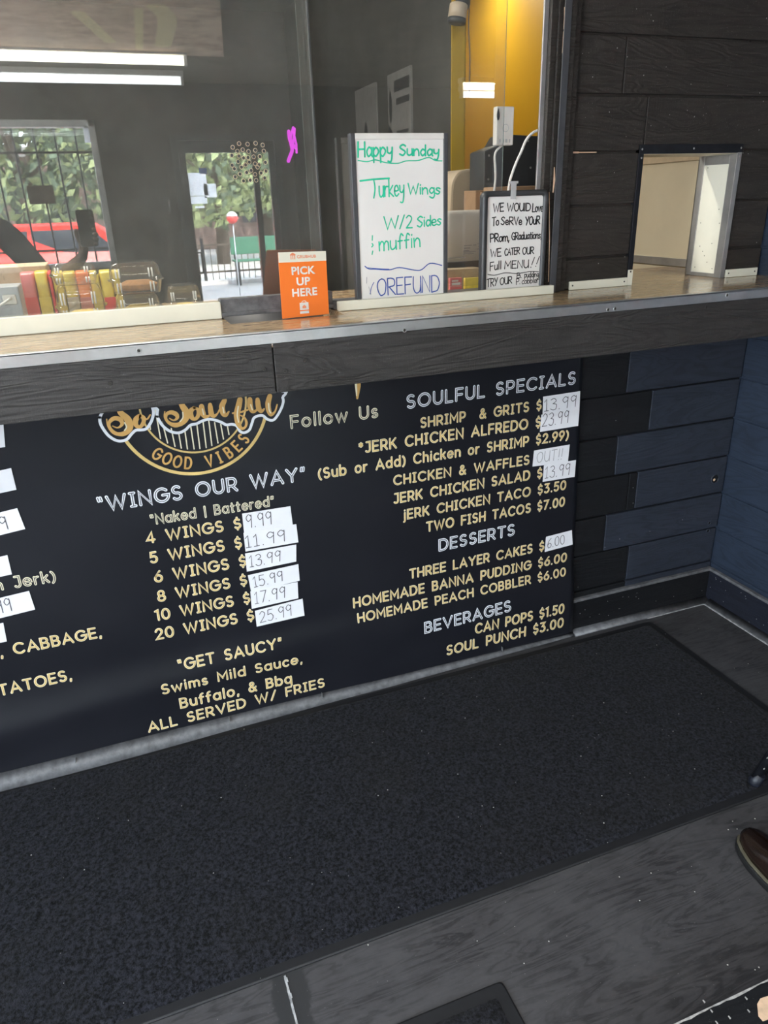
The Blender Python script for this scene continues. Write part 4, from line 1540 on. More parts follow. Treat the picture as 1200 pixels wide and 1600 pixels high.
# wrapped packets behind the boxes
pk_ = [(34, 57, 'pink', 'red', 427, 'pink and red wrapped packet beside the grey socket box'),
       (57, 78, 'yellow_wrap', 'yellow_wrap', 425, 'plain yellow wrapped packet next to the one beside the grey box'),
       (78, 84, 'red', 'red', 425, 'thin red packet edge between two yellow packets'),
       (84, 101, 'yellow_wrap', 'yellow_wrap', 426, 'yellow packet behind the ribs of the empty clear box'),
       (101, 121, 'yellow_wrap', 'white_plastic', 426, 'yellow packet with pale lower half behind the stacked clear boxes'),
       (121, 142, 'orange', 'pink', 425, 'orange and pink wrapped packet behind the stacked clear boxes'),
       (142, 158, 'yellow_wrap', 'yellow_wrap', 425, 'plain yellow packet between the orange and pink one and the red-footed one'),
       (158, 178, 'yellow_wrap', 'red', 424, 'yellow packet with bright red lower half near the muffin box'),
       (178, 190, 'yellow_wrap', 'yellow_wrap', 424, 'narrow yellow packet against the muffin box')]
for (p0, p1, m0, m1, py, lab) in pk_:
    y = .195
    a, b = at(p0+4, 470, 1, y), at(p1+3.4, 470, 1, y)
    t, mid = at((p0+p1)/2, py, 1, y), at((p0+p1)/2, 462, 1, y)
    mb = MB()
    mb.loft([superring((a.x+b.x)/2, y+.045, z, (b.x-a.x)/2*k, .045*k2, 5, 24) for z, k, k2 in ((CT+.001, .97, .95), (CT+.01, 1, 1), (mid.z, 1, 1), (t.z-.006, 1, .96), (t.z, .95, .8))], True)
    o = mb.build('wrapped_packet', m0, bevel=0)
    tag(o, lab, 'packet', 'wrapped packets behind the glass')
    mb = MB()
    mb.box(a.x+.001, b.x-.001, y-.0012, y+.001, CT+.003, mid.z-.004)
    mb.build('wrapper_band', m1, o)
# grey box with a socket, and a pale carton behind it
ob, e = pxbox('grey_box', -40, 449, 36, 520, .075, .10, 'grey_plastic', zmin=CT+.001)
tag(ob, 'grey box with a cable socket behind the window', 'box')
mb = MB()
p, q = at(3, 461, 1, .074), at(27, 475, 1, .074)
mb.box(p.x, q.x, .070, .0755, q.z, p.z)
mb.build('socket', 'white_plastic', ob, bevel=.002)
mb = MB()
mb.tube(smooth_line([at(17, 466, 1, .068), at(8, 472, 1, .055), at(-4, 479, 1, .05), at(-30, 492, 1, .05)]), .003, 8)
tag(mb.build('thin_cable', 'cord'), 'pale thin cable plugged into the grey box', 'cable')
ob, e = pxbox('pale_carton', -60, 418, 75, 452, .30, .16, 'pale_cardboard', zmin=CT+.001)
tag(ob, 'pale carton lying behind the grey box and the pink packet', 'box')

# ---------------------------------------------------------------- orange card
oc = empty('pickup_card', (0, 0, 0), 'orange and white PICK UP HERE card leaning on the glass', 'card')
bl, br = at(441, 498, 1, -.108), at(513.5, 488, 1, -.090)
bl.z = br.z = CT+.0012
tl, tr = at(434, 395, 1, -.052), at(508.5, 392.5, 1, -.034)
oc.location = bl
def card(u, v, off=0.):
    a = bl.lerp(br, u); b = tl.lerp(tr, u)
    p = a.lerp(b, v)
    nn = (br-bl).cross(tl-bl).normalized()
    return p + nn*off
def card_pan(mb, u0, u1, v0, v1, t0, t1, mi=0):
    r0 = [card(u, v, t0) for u, v in ((u0, v0), (u1, v0), (u1, v1), (u0, v1))]
    r1 = [card(u, v, t1) for u, v in ((u0, v0), (u1, v0), (u1, v1), (u0, v1))]
    mb.loft([r0, r1], True, mi)
mb = MB(); card_pan(mb, 0, 1, 0, 1, 0, .0022)
mb.build('card_sheet', 'orange', oc)
mb = MB(); card_pan(mb, 0, 1, .845, 1, .0022, .0026)
mb.build('white_header', 'white_panel', oc)
CW, CH = (br-bl).length, (tl-bl).length
def card_text(mb, txt, uc, v0, capv, wu, off, bold=.02):
    vs, fs, bb = glyphs(txt, bold, 1.05)
    def fn(x, y):
        return card(uc-wu/2+(x-bb[0])/(bb[1]-bb[0])*wu, v0+y/.682*capv, off)
    put_glyphs(mb, txt, fn, bold, 0, 1.05)
mb = MB()
card_text(mb, 'PICK', .50, .653, .115, .50, .0028, .03)
card_text(mb, 'UP', .485, .487, .115, .29, .0028, .03)
card_text(mb, 'HERE', .50, .318, .115, .53, .0028, .03)
# a carrier bag symbol
for (u0, u1, v0, v1) in ((.375, .565, .045, .085), (.375, .565, .100, .215)):
    mb.face([card(u, v, .0028) for u, v in ((u0, v0), (u1, v0), (u1, v1), (u0, v1))])
for k in range(8):
    t0, t1 = PI*k/8, PI*(k+1)/8
    mb.face([card(.47+.055*r*math.cos(t), .215+.030*r*math.sin(t), .0028) for r, t in ((1, t0), (1, t1), (.75, t1), (.75, t0))])
mb.build('lettering', 'white_ink', oc)
mb = MB()
mb.face([card(u, v, .0031) for u, v in ((.43, .125), (.51, .125), (.51, .155), (.47, .180), (.43, .155))])
for (u0, u1, v0, v1) in ((.455, .485, .128, .148),):
    pass
mb.build('bag_symbol', 'orange_ink', oc)
mb = MB()
card_text(mb, 'GRUBHUB', .58, .900, .045, .40, .0030, .02)
# small house-with-cutlery mark
for (u0, u1) in ((.245, .262), (.285, .302), (.325, .342)):
    mb.face([card(u, v, .0030) for u, v in ((u0, .885), (u1, .885), (u1, .950), (u0, .950))])
mb.face([card(u, v, .0030) for u, v in ((.235, .945), (.352, .945), (.352, .960), (.295, .990), (.235, .960))])
mb.build('header_lettering', 'orange_ink', oc)

# =================================================================== BANNER
def by(x, z):
    """front surface of the hanging banner"""
    e = .0065 + .0125*min(1, max(0, (.30-z)/.14))**2*(3-2*min(1, max(0, (.30-z)/.14)))
    k = min(1, max(0, (-.9-x)/1.4))
    e += .020*k*math.exp(-(max(z, 0)/.10)**1.3)
    e += .0035*math.sin(x*5.1+z*6)*min(1, max(0, (.9-z)))*.6+.002
    e += .0080*k*math.exp(-((z-.17-.10*(x+2.2))/.05)**2)
    e += .0030*math.exp(-((z-.10-.30*(x+1.1))/.035)**2)*math.exp(-((x+1.2)/.35)**2)
    return -e


def bat(px, py):
    y = -.008
    for _ in range(5):
        p = at(px, py, 1, y)
        y = by(p.x, p.z)
    return p


ban = empty('menu_banner', (-2.2, -.006, 0.0), 'black vinyl menu banner with gold lettering hung under the counter', 'banner')
BX0, BZ1 = -3.5, 1.06
def bxr(z):     # slightly slanting right edge
    return -.617-.036*max(0, min(1, z/.99))
NX, NZ = 150, 60
mb = MB()
g = []
for j in range(NZ+1):
    z = .004+(BZ1-.004)*j/NZ
    row = []
    for i in range(NX+1):
        x = BX0+(bxr(z)-BX0)*i/NX
        row.append(mb.bm.verts.new((x, by(x, z), z)))
    g.append(row)
for j in range(NZ):
    for i in range(NX):
        mb.bm.faces.new((g[j][i], g[j][i+1], g[j+1][i+1], g[j+1][i]))
sheet = mb.build('sheet', 'vinyl', ban, smooth=True)
sl = sheet.modifiers.new('thick', 'SOLIDIFY')
sl.thickness = .0008
sl.offset = -1
# welded grey hem that curls forward along the bottom
mb = MB()
rows_ = []
for i in range(121):
    x = BX0+(bxr(0)-BX0)*i/120
    k = min(1, max(0, (-.62-x)/1.5))
    hh = .010+.030*k
    y0 = by(x, hh)-.0006
    rows_.append([Vector((x, y0, hh)), Vector((x, y0-.004-.010*k, hh*.55)), Vector((x, y0-.010-.026*k, .0035)), Vector((x, y0-.008-.022*k, .0022)), Vector((x, y0+.001, hh*.4))])
mb.loft(rows_, True)
mb.build('hem', 'grey_trim', ban, smooth=True)
mb = MB()
for px, py in ((120, 1180), (356, 1115), (500, 1078), (780, 1015)):
    p = at(px, py, 1, -.012)
    mb.box(p.x-.0008, p.x+.0008, by(p.x, .03)-.014, by(p.x, .03)-.004, .020, .034)
mb.build('staple', 'alu', ban)


def bfn(off):
    return lambda u, v: Vector((u, by(u, v)-off, v))


def bline(text, p0, p1, cap, style, space=1.08):
    """one printed line: baseline from pixel p0 to p1, capitals cap pixels tall at the left end"""
    pl = -.006
    a, b = bat(*p0), bat(*p1)
    h = (bat(p0[0], p0[1]-cap)-a).z
    st, L = geo_strokes(text)
    L += 2.15
    sy = h/12.0
    outer, inner, m0, m1 = {'gold': (2.15, 1.25, 'cream_ink', 'gold'), 'head': (2.2, .62, 'silver_ink', 'dark_ink'), 'cream': (2.15, .62, 'cream_ink', 'dark_ink')}[style]
    mb = MB()
    sx = (b.x-a.x)/L
    for pts in st:
        q = [(a.x+sx*(x+1.07), a.z+(b.z-a.z)*(x+1.07)/L+(y+1.07)*sy) for x, y in pts]
        ribbon(mb, q, outer*sy, bfn(.0011), 0)
        ribbon(mb, q, inner*sy, bfn(.0019), 1)
    return mb.build('lettering', [m0, m1], ban)


LQ, RQ = '\u201c', '\u201d'
for args in [
    ('SOULFUL SPECIALS', (634.6, 639.5), (899, 600.5), 22.5, 'head'),
    ('Follow Us', (454, 670.5), (591, 652.5), 22, 'cream'),
    ('SHRIMP  & GRITS $', (656.3, 669.4), (846, 640.4), 17, 'gold'),
    ('*JERK CHICKEN ALFREDO $', (560.4, 709.5), (845, 667.5), 18.5, 'gold'),
    ('(Sub or Add) Chicken or SHRIMP $2.99)', (497, 749.5), (888, 687), 18, 'gold'),
    ('CHICKEN & WAFFLES', (614.6, 759.2), (827, 725.8), 16.5, 'gold'),
    ('JERK CHICKEN SALAD $', (614.6, 787.8), (847, 746.5), 17, 'gold'),
    ('jERK CHICKEN TACO $3.50', (629, 813), (884, 765), 16.5, 'gold'),
    ('TWO FISH TACOS $7.00', (665.8, 831.7), (882, 791), 16.5, 'gold'),
    ('DESSERTS', (685, 862), (804, 836.5), 19.5, 'head'),
    ('THREE LAYER CAKES $', (639.6, 905), (850, 860), 16, 'gold'),
    ('HOMEMADE BANNA PUDDING $6.00', (552, 950.5), (885, 877.5), 16.5, 'gold'),
    ('HOMEMADE PEACH COBBLER $6.00', (559, 973.8), (884, 899.8), 16, 'gold'),
    ('BEVERAGES', (663, 990.4), (798.5, 955), 18.5, 'head'),
    ('CAN POPS $1.50', (742, 991), (881, 958), 16.5, 'gold'),
    ('SOUL PUNCH $3.00', (697, 1024.6), (880, 979.8), 16, 'gold'),
    (LQ+'WINGS OUR WAY'+RQ, (154, 801), (478, 751), 25, 'head'),
    (LQ+'Naked | Battered'+RQ, (236, 821), (429, 790.5), 17.5, 'cream'),
    ('4 WINGS $', (229, 850), (378, 826), 19, 'gold'),
    ('5 WINGS $', (235, 881), (379, 856), 19, 'gold'),
    ('6 WINGS $', (242, 911), (386, 884.5), 19, 'gold'),
    ('8 WINGS $', (247, 941), (387, 914), 18.5, 'gold'),
    ('10 WINGS $', (243.5, 971), (392, 942), 18.5, 'gold'),
    ('20 WINGS $', (244, 1000.5), (398, 969), 18.5, 'gold'),
    (LQ+'GET SAUCY'+RQ, (279, 1049), (442, 1012), 19, 'gold'),
    ('Swims Mild Sauce,', (253, 1085.8), (473, 1036), 17, 'gold'),
    ('Buffalo, & Bbq', (282, 1107.5), (457, 1067), 17, 'gold'),
    ('ALL SERVED W/ FRIES', (232, 1145), (508, 1073), 17, 'gold'),
    (', CABBAGE,', (1, 1027.5), (160, 995.5), 19, 'gold'),
    ('POTATOES,', (-40, 1097), (113.5, 1062), 19, 'gold'),
    ('n Jerk)', (-7, 924), (89, 909), 20, 'cream'),
]:
    bline(*args)
# a stroke of the hidden symbol above «Follow Us» and a letter end at the left edge
mb = MB()
P_ = lambda px, py: (bat(px, py).x, bat(px, py).z)
ribbon(mb, [P_(558, 590), P_(559, 604), P_(558, 622)], [.020, .016, .006], bfn(.0012), 0)
ribbon(mb, [P_(555, 590), P_(556, 604), P_(557, 618)], [.006, .006, .003], bfn(.0017), 1)
mb.build('symbol', ['gold_warm', 'cream_ink'], ban)

# ---- round emblem: two rings, rays, GOOD VIBES, script name
L6 = lambda L: [P_(140+x*.26667, 600+y*.26667) for x, y in L]
def ring_fit(pts):
    (x1, y1), (x2, y2), (x3, y3) = pts
    A = 2*(x2-x1); B = 2*(y2-y1); C = x2*x2+y2*y2-x1*x1-y1*y1
    D = 2*(x3-x1); E = 2*(y3-y1); G = x3*x3+y3*y3-x1*x1-y1*y1
    cx = (C*E-B*G)/(A*E-B*D); cy = (A*G-C*D)/(A*E-B*D)
    return cx, cy, math.hypot(x1-cx, y1-cy)
ocx, ocy, orad = ring_fit(L6([(215, 335), (610, 525), (1025, 205)]))
icx, icy, irad = ring_fit(L6([(345, 268), (620, 400), (868, 262)]))
for (cx, cy, r, wd) in ((ocx, ocy, orad, .0085), (icx, icy, irad, .0048)):
    mb = MB()
    ribbon(mb, [(cx+r*math.cos(t), cy+r*math.sin(t)) for t in [R(180+4*k) for k in range(46)]], wd, bfn(.0011), 0)
    mb.build('emblem_ring', 'gold', ban)
mb = MB()
for (a, b) in (((385, 150), (415, 318)), ((425, 220), (457, 345)), ((478, 260), (500, 365)), ((520, 275), (537, 375)), ((557, 265), (573, 380)), ((592, 245), (612, 380)),
               ((628, 235), (646, 378)), ((664, 215), (683, 372)), ((698, 215), (716, 360)), ((732, 225), (752, 345)), ((768, 235), (784, 322)), ((808, 250), (816, 295)), ((352, 225), (356, 265))):
    ribbon(mb, L6([a, b]), .0032, bfn(.0010), 0)
mb.build('emblem_ray', 'cream_ink', ban)
mb = MB()
gv = 'GOOD VIBES'
rm = (orad+irad)/2-.002
ccx, ccy = (ocx+icx)/2, (ocy+icy)/2
def arc_text(txt, ang0, ang1, cap):
    n = len(txt)
    for i, ch in enumerate(txt):
        if ch == ' ':
            continue
        ang = R(ang0+(ang1-ang0)*i/(n-1))
        wch, st = GEO[ch]
        s = cap/10
        ca, sa = math.cos(ang), math.sin(ang)
        ex, ez = -sa, ca
        ox = (ocx+orad*ca+icx+irad*ca)/2
        oz = (ocy+orad*sa+icy+irad*sa)/2
        for pts in st:
            q = []
            for x, y in pts:
                lx, ly = (x-wch/2)*s*.62, (y-5)*s
                q.append((ox+ex*lx-ca*ly, oz+ez*lx-sa*ly))
            ribbon(mb, q, .0052, bfn(.0013))
arc_text(gv, 229, 316, .030)
mb.build('emblem_lettering', 'gold_warm', ban)
# script name: white outline, dark field, gold pen strokes
blob = [(60, 195), (75, 165), (110, 130), (330, 110), (372, 150), (368, 200), (352, 235), (330, 262), (300, 268), (270, 270), (245, 292), (215, 325), (165, 332), (115, 305), (80, 262), (62, 225)]
blob2 = [(395, 190), (398, 150), (420, 110), (1090, 40), (1130, 80), (1130, 120), (1105, 175), (1075, 210), (1040, 205), (1010, 183), (965, 195), (950, 230), (935, 268), (905, 284), (880, 275), (862, 245), (835, 235), (800, 238), (775, 225), (740, 212), (700, 205), (660, 215), (625, 232), (590, 240), (560, 268), (520, 285), (470, 275), (425, 240)]
mb = MB()
for bl_ in (blob, blob2):
    cl_ = L6(bl_)
    loop = smooth_line(cl_+[cl_[0]], 5)
    loop = [(v.x, v.y) for v in loop]
    mb.face([bfn(.0014)(*p) for p in loop[:-1]], 1)
    ribbon(mb, loop, .0072, bfn(.0017), 0)
mb.build('script_outline', ['silver_ink', 'vinyl'], ban)
def pen6(mb, L, wds, mi, off):
    q = [(v.x, v.y) for v in smooth_line(L6(L), 6)]
    n = len(q)
    if isinstance(wds, list):
        m = len(wds)-1
        ww = []
        for i in range(n):
            t = i/(n-1)*m
            k = min(int(t), m-1)
            ww.append(wds[k]+(wds[k+1]-wds[k])*(t-k))
    else:
        ww = [wds]*n
    ribbon(mb, q, ww, bfn(off), mi)
mb = MB()
G1 = .0020
for L, wd in (
    ([(150, 110), (180, 165), (222, 205), (235, 250), (210, 285), (165, 290), (125, 262), (115, 225), (145, 200), (180, 208), (190, 235), (165, 255), (135, 245)], [.006, .014, .018, .016, .011, .006, .006, .010, .012, .009, .004, .003]),
    ([(100, 205), (108, 250), (140, 290), (190, 302), (225, 290)], .003),
    ([(292, 185), (272, 205), (270, 235), (290, 252), (312, 232), (318, 200), (298, 183), (292, 200)], [.010, .013, .012, .008, .010, .010, .006, .003]),
    ([(310, 190), (335, 205), (355, 180)], .004),
    ([(525, 95), (545, 130), (565, 165), (560, 205), (525, 235), (480, 232), (448, 205), (452, 175), (480, 165), (508, 178), (512, 198), (492, 212), (468, 200)], [.010, .015, .018, .015, .010, .006, .007, .010, .012, .009, .004, .003]),
    ([(440, 160), (438, 195), (460, 230), (500, 250), (540, 240)], .003),
    ([(610, 140), (592, 158), (595, 190), (615, 205), (635, 185), (635, 150), (612, 138)], [.010, .013, .013, .008, .010, .009, .006]),
    ([(655, 130), (662, 170), (678, 190), (702, 180), (708, 140), (705, 120)], [.013, .015, .010, .005, .009, .010]),
    ([(706, 130), (712, 170), (728, 186), (748, 172), (765, 140)], [.012, .014, .010, .004, .004]),
    ([(790, 95), (775, 130), (782, 170), (798, 182), (815, 160)], [.012, .015, .014, .009, .004]),
    ([(880, 90), (872, 130), (862, 175), (868, 225), (888, 258), (910, 252), (918, 225), (905, 195), (878, 180)], [.014, .016, .016, .014, .008, .006, .007, .005, .003]),
    ([(838, 170), (880, 165), (925, 150)], .005),
    ([(938, 90), (940, 130), (955, 160), (978, 150), (985, 115), (983, 90)], [.013, .015, .010, .005, .010, .011]),
    ([(984, 100), (990, 140), (1005, 158), (1022, 145)], [.013, .014, .010, .004]),
    ([(1055, 70), (1045, 110), (1048, 150), (1062, 178), (1085, 160), (1098, 120)], [.013, .015, .014, .010, .005, .004]),
):
    pen6(mb, L, wd, 0, G1)
mb.build('script_lettering', 'gold_warm', ban)
mb = MB()
for L in ([(205, 225), (216, 250), (205, 270)], [(545, 165), (546, 195), (530, 218)], [(870, 130), (864, 180), (872, 222)], [(1047, 112), (1051, 150), (1060, 168)], [(780, 135), (786, 168)], [(660, 145), (668, 178)], [(943, 120), (952, 150)]):
    pen6(mb, L, .0032, 0, .0025)
mb.build('script_highlight', 'cream_ink', ban)

# ------------------------------------------------------------- price stickers
c8 = lambda L: [(420+x*.41667, 560+y*.41667) for x, y in L]
c6 = lambda L: [(x*.41667, 580+y*.41667) for x, y in L]
c7 = lambda L: [(x*.43333, 880+y*.43333) for x, y in L]
stk = [
    (c8([(1027, 143), (1166, 122), (1163, 190), (1025, 212)]), '13.99', (.04, .90, .20, .62), .0026, 'beside the shrimp and grits line', 'right'),
    (c8([(1020, 210), (1163, 189), (1158, 252), (1015, 275)]), '23.99', (.04, .72, .30, .72), .0030, 'beside the chicken alfredo line', 'right'),
    (c8([(993, 345), (1127, 322), (1120, 388), (987, 405)]), 'OUT!!', (.10, .82, .22, .62), .0026, 'reading OUT, beside the chicken and waffles line', 'right'),
    (c8([(1030, 400), (1150, 380), (1145, 443), (1025, 462)]), '13.99', (.06, .82, .20, .68), .0030, 'beside the jerk chicken salad line', 'right'),
    (c8([(1038, 668), (1135, 643), (1138, 697), (1033, 725)]), '6.00', (.08, .70, .22, .60), .0026, 'beside the three layer cakes line', 'right'),
    (c6([(907, 533), (1088, 505), (1097, 575), (915, 607)]), '9.99', (.06, .58, .24, .66), .0026, 'beside the 4 wings line', 'left'),
    (c6([(912, 605), (1110, 572), (1118, 640), (920, 675)]), '11.99', (.02, .76, .20, .62), .0030, 'beside the 5 wings line', 'left'),
    (c6([(918, 682), (1110, 648), (1110, 712), (925, 750)]), '13.99', (.07, .68, .22, .62), .0034, 'beside the 6 wings line', 'left'),
    (c7([(893, 42), (1075, 2), (1080, 62), (905, 103)]), '15.99', (.08, .66, .24, .60), .0026, 'beside the 8 wings line', 'left'),
    (c7([(902, 100), (1072, 66), (1075, 125), (907, 163)]), '17.99', (.08, .72, .24, .66), .0030, 'beside the 10 wings line', 'left'),
    (c7([(918, 170), (1090, 126), (1097, 187), (925, 227)]), '25.99', (.08, .74, .20, .66), .0034, 'beside the 20 wings line', 'left'),
    (c6([(-60, 212), (13, 198), (20, 283), (-60, 296)]), None, None, .0026, 'cut by the edge, level with the round emblem', 'far left'),
    (c6([(-90, 392), (42, 362), (62, 443), (-80, 474)]), None, None, .0026, 'with blank slanting end, level with the quoted wings heading', 'far left'),
    (c6([(-120, 558), (65, 512), (95, 590), (-90, 636)]), '11.9', (.18, .70, .20, .60), .0030, 'showing a single 9, level with the 4 wings line', 'far left'),
    (c6([(-150, 728), (28, 688), (45, 760), (-140, 800)]), None, None, .0026, 'with blank end just above the word Jerk', 'far left'),
    (c7([(-120, 152), (105, 98), (127, 165), (-100, 222)]), '12.99', (.12, .66, .24, .66), .0030, 'showing 99 just below the word Jerk', 'far left'),
    (c7([(-150, 250), (12, 213), (25, 280), (-140, 317)]), None, None, .0026, 'with tiny blank end above the word CABBAGE', 'far left'),
]
for quad, txt, box, off, where, col_ in stk:
    W4 = [bat(px, py) for px, py in quad]       # tl tr br bl
    ns = 8
    def sp(u, v, o, W4=W4):
        p = W4[3].lerp(W4[2], u).lerp(W4[0].lerp(W4[1], u), v)
        return Vector((p.x, by(p.x, p.z)-o, p.z))
    mb = MB()
    fr_ = [[mb.bm.verts.new(sp(i/ns, j/ns, off)) for i in range(ns+1)] for j in range(ns+1)]
    bk_ = [[mb.bm.verts.new(sp(i/ns, j/ns, off-.0003)) for i in range(ns+1)] for j in range(ns+1)]
    for j in range(ns):
        for i in range(ns):
            mb.bm.faces.new((fr_[j][i], fr_[j][i+1], fr_[j+1][i+1], fr_[j+1][i]))
            mb.bm.faces.new((bk_[j][i], bk_[j+1][i], bk_[j+1][i+1], bk_[j][i+1]))
    ed = [(0, i) for i in range(ns)]+[(j, ns) for j in range(ns)]+[(ns, i) for i in range(ns, 0, -1)]+[(j, 0) for j in range(ns, 0, -1)]
    for k in range(len(ed)):
        (j0, i0), (j1, i1) = ed[k], ed[(k+1) % len(ed)]
        mb.bm.faces.new((fr_[j0][i0], bk_[j0][i0], bk_[j1][i1], fr_[j1][i1]))
    o = mb.build('price_sticker', 'paper')
    if txt and 'OUT' not in txt and col_ != 'far left':
        lab = 'white paper price sticker reading %s %s' % (txt, where)
    else:
        lab = 'white paper price sticker %s' % where
    tag(o, lab, 'sticker', 'paper price stickers on the banner')
    if txt:
        u0, u1, v0, vh = box
        st, Lq = pen_strokes(txt, 2.0)
        mb = MB()
        ink = 'grey_ink' if txt == 'OUT!!' else 'pen_ink'
        for pts in st:
            q = [(u0+(u1-u0)*x/Lq, v0+vh*y/10) for x, y in pts]
            # strokes are drawn in metres along the sticker
            wq = (W4[1]-W4[0]).length; hq = (W4[0]-W4[3]).length
            ribbon(mb, [(a_*wq, b_*hq) for a_, b_ in q], .0022, lambda a_, b_, wq=wq, hq=hq: sp(a_/wq, b_/hq, off+.0004))
        mb.build('handwriting', ink, o)

# =================================================================== MATS
def mat_rug(name, x0, x1, y0, y1, label, step, rim=.022, curl=0.):
    t = empty(name, ((x0+x1)/2, (y0+y1)/2, 0), label, 'mat')
    mb = MB()
    mb.loft([superring((x0+x1)/2, (y0+y1)/2, z, (x1-x0)/2-i, (y1-y0)/2-i, 90, 96) for z, i in ((.0008, 0), (.0032, .0006), (.0048, .004))], True)
    mb.build('rubber_border', 'black_rubber', t, smooth=False)
    mb = MB()
    nx, ny = int((x1-x0-2*rim)/step), int((y1-y0-2*rim)/step)
    g = []
    for j in range(ny+1):
        row = []
        for i in range(nx+1):
            x = x0+rim+(x1-x0-2*rim)*i/nx
            y = y0+rim+(y1-y0-2*rim)*j/ny
            e = min(i, nx-i, j, ny-j)
            h = .0105 if e > 1 else (.0075 if e == 1 else .004)
            if e > 0:
                h += .0026*noise.noise(Vector((x*115, y*115, 1.3))) + .0010*noise.noise(Vector((x*12, y*12, 4)))
            row.append(mb.bm.verts.new((x+random.uniform(-.3, .3)*step*(e > 0), y+random.uniform(-.3, .3)*step*(e > 0), h)))
        g.append(row)
    for j in range(ny):
        for i in range(nx):
            mb.bm.faces.new((g[j][i], g[j][i+1], g[j+1][i+1], g[j+1][i]))
    o = mb.build('carpet_pile', 'pile', t, smooth=True)
    o['kind'] = 'stuff'
    return t


mat_rug('floor_mat', -3.3, -.305, -.858, -.056, 'long black carpet mat with rubber border along the counter', .0055)
mat_rug('small_mat', -2.35, -1.468, -1.70, -1.036, 'smaller black carpet mat whose corner lies on the plywood floor', .007, .026)

# crumbs and grit
mb = MB()
rr = random.Random(11)
def crumb(x, y, z, s):
    c = Vector((x, y, z+s*.4))
    vs = [mb.bm.verts.new(c+Vector((rr.uniform(.5, 1)*s*dx, rr.uniform(.5, 1)*s*dy, rr.uniform(.3, .7)*s*dz))) for dx, dy, dz in ((1, 0, 0), (-1, 0, 0), (0, 1, 0), (0, -1, 0), (0, 0, 1), (0, 0, -1))]
    for a, b, c_ in ((0, 2, 4), (2, 1, 4), (1, 3, 4), (3, 0, 4), (2, 0, 5), (1, 2, 5), (3, 1, 5), (0, 3, 5)):
        mb.bm.faces.new((vs[a], vs[b], vs[c_]))
for k in range(200):
    x, y = rr.uniform(-2.7, -.05), rr.uniform(-1.03, -.04)
    on = (-3.3 < x < -.305 and -.858 < y < -.056)
    if x < -1.5 and rr.random() < .6:
        continue
    crumb(x, y, .0115 if on else .0005, rr.choice((.0009, .0011, .0013, .0020)))
for (px, py) in ((1009, 949), (1024, 943), (1145, 1282), (1180, 1278), (1138, 1295), (1152, 1294), (968, 1369), (1000, 1406), (940, 1247), (943, 1290), (50, 1340), (346, 1250), (575, 1475), (1137, 1506), (1186, 1510), (1180, 1514)):
    p = at(px, py, 2, .004)
    on = (-.858 < p.y < -.056 and p.x < -.305)
    crumb(p.x, p.y, .0115 if on else .0005, .0024)
tag(mb.build('crumbs', 'crumb'), 'pale crumbs and grit scattered over mat and floor', 'crumbs', kind='stuff')
# white paint worn through along the sheet joint
mb = MB()
mb.box(-1.8765, -1.8725, -1.25, -.862, .0002, .0012)
for k in range(14):
    y = rr.uniform(-1.2, -.87)
    mb.box(-1.877, -1.873+rr.uniform(0, .003), y-.004, y+.006, .0002, .0016)
struct(mb.build('trim_3', 'caulk'))
for (a, b) in (((1117, 1422), (1126, 1455)), ((1050, 1497), (1053, 1520)), ((1141, 1535), (1154, 1538))):
    pass

# black painted step, lower right
st_ = empty('painted_step', (-.4, -1.35, 0), 'black painted wooden step with chipped paint showing raw wood', 'step')
mb = MB()
mb.box(-1.42, .9, -1.66, -1.2565, .0, .060)
mb.build('tread', 'base_black', st_, bevel=.003)
mb = MB()
prev = None
for k in range(141):
    x = -1.42+2.32*k/140
    wv = .0035+.0028*noise.noise(Vector((x*55, 2, 0)))+.002*noise.noise(Vector((x*16, 7, 0)))
    if prev:
        mb.face([(prev[0], -1.2562, .0606), (x, -1.2562, .0606), (x, -1.2562-wv, .0606), (prev[0], -1.2562-prev[1], .0606)])
    prev = (x, wv)
mb.build('worn_edge', 'worn_edge', st_)
mb = MB()
ch = [(1183, 1569), (1188, 1560), (1200, 1556), (1215, 1552), (1232, 1560), (1228, 1578), (1208, 1590), (1192, 1596), (1185, 1588)]
mb.face([tuple(at(px, py, 2, .0607)) for px, py in ch])
mb.build('chipped_patch', 'wood_raw', st_)
mb = MB()
for (px, py) in ((1100, 1565), (1112, 1580), (1140, 1590), (1166, 1560), (1170, 1580), (1120, 1598)):
    p = at(px, py, 2, .0606)
    mb.face([(p.x+dx*.004, p.y+dy*.006, .0607) for dx, dy in ((-.4, -.5), (.5, -.3), (.3, .6), (-.3, .5))])
mb.build('scuff', 'worn_edge', st_)

# brown leather shoe, only its toe in the frame
sh = empty('leather_shoe', (-.72, -1.08, 0), 'glossy dark brown leather shoe standing on the plywood floor', 'shoe')
ang = R(82)     # toe direction
tip = Vector((-.752, -.944, .02))
dx, dy = math.cos(ang), math.sin(ang)
def sring(s, hw, z, n=20):      # cross-section ring helper: outline of the shoe in plan
    pass
def shoe_pt(l, w, z):
    return Vector((tip.x-dx*l-dy*w, tip.y-dy*l+dx*w, z))
prof = [(.0, .004), (.006, .022), (.02, .034), (.045, .043), (.08, .048), (.13, .045), (.18, .036), (.22, .033), (.26, .031), (.283, .020), (.29, .004)]
def outline(grow, z):
    L = [shoe_pt(l, w_+grow*(1 if w_ > .005 else .3), z) for l, w_ in prof]
    Rr = [shoe_pt(l, -w_-grow*(1 if w_ > .005 else .3), z) for l, w_ in reversed(prof)]
    return L+Rr
mb = MB()
mb.loft([outline(.004, .001), outline(.006, .006), outline(.006, .016), outline(.004, .020)], True)
mb.build('sole', 'sole', sh)
mb = MB()
mb.loft([outline(.0035, .0205), outline(.0030, .0235), outline(-.004, .0245)], True)
mb.build('welt', 'shoe_welt', sh)
mb = MB()
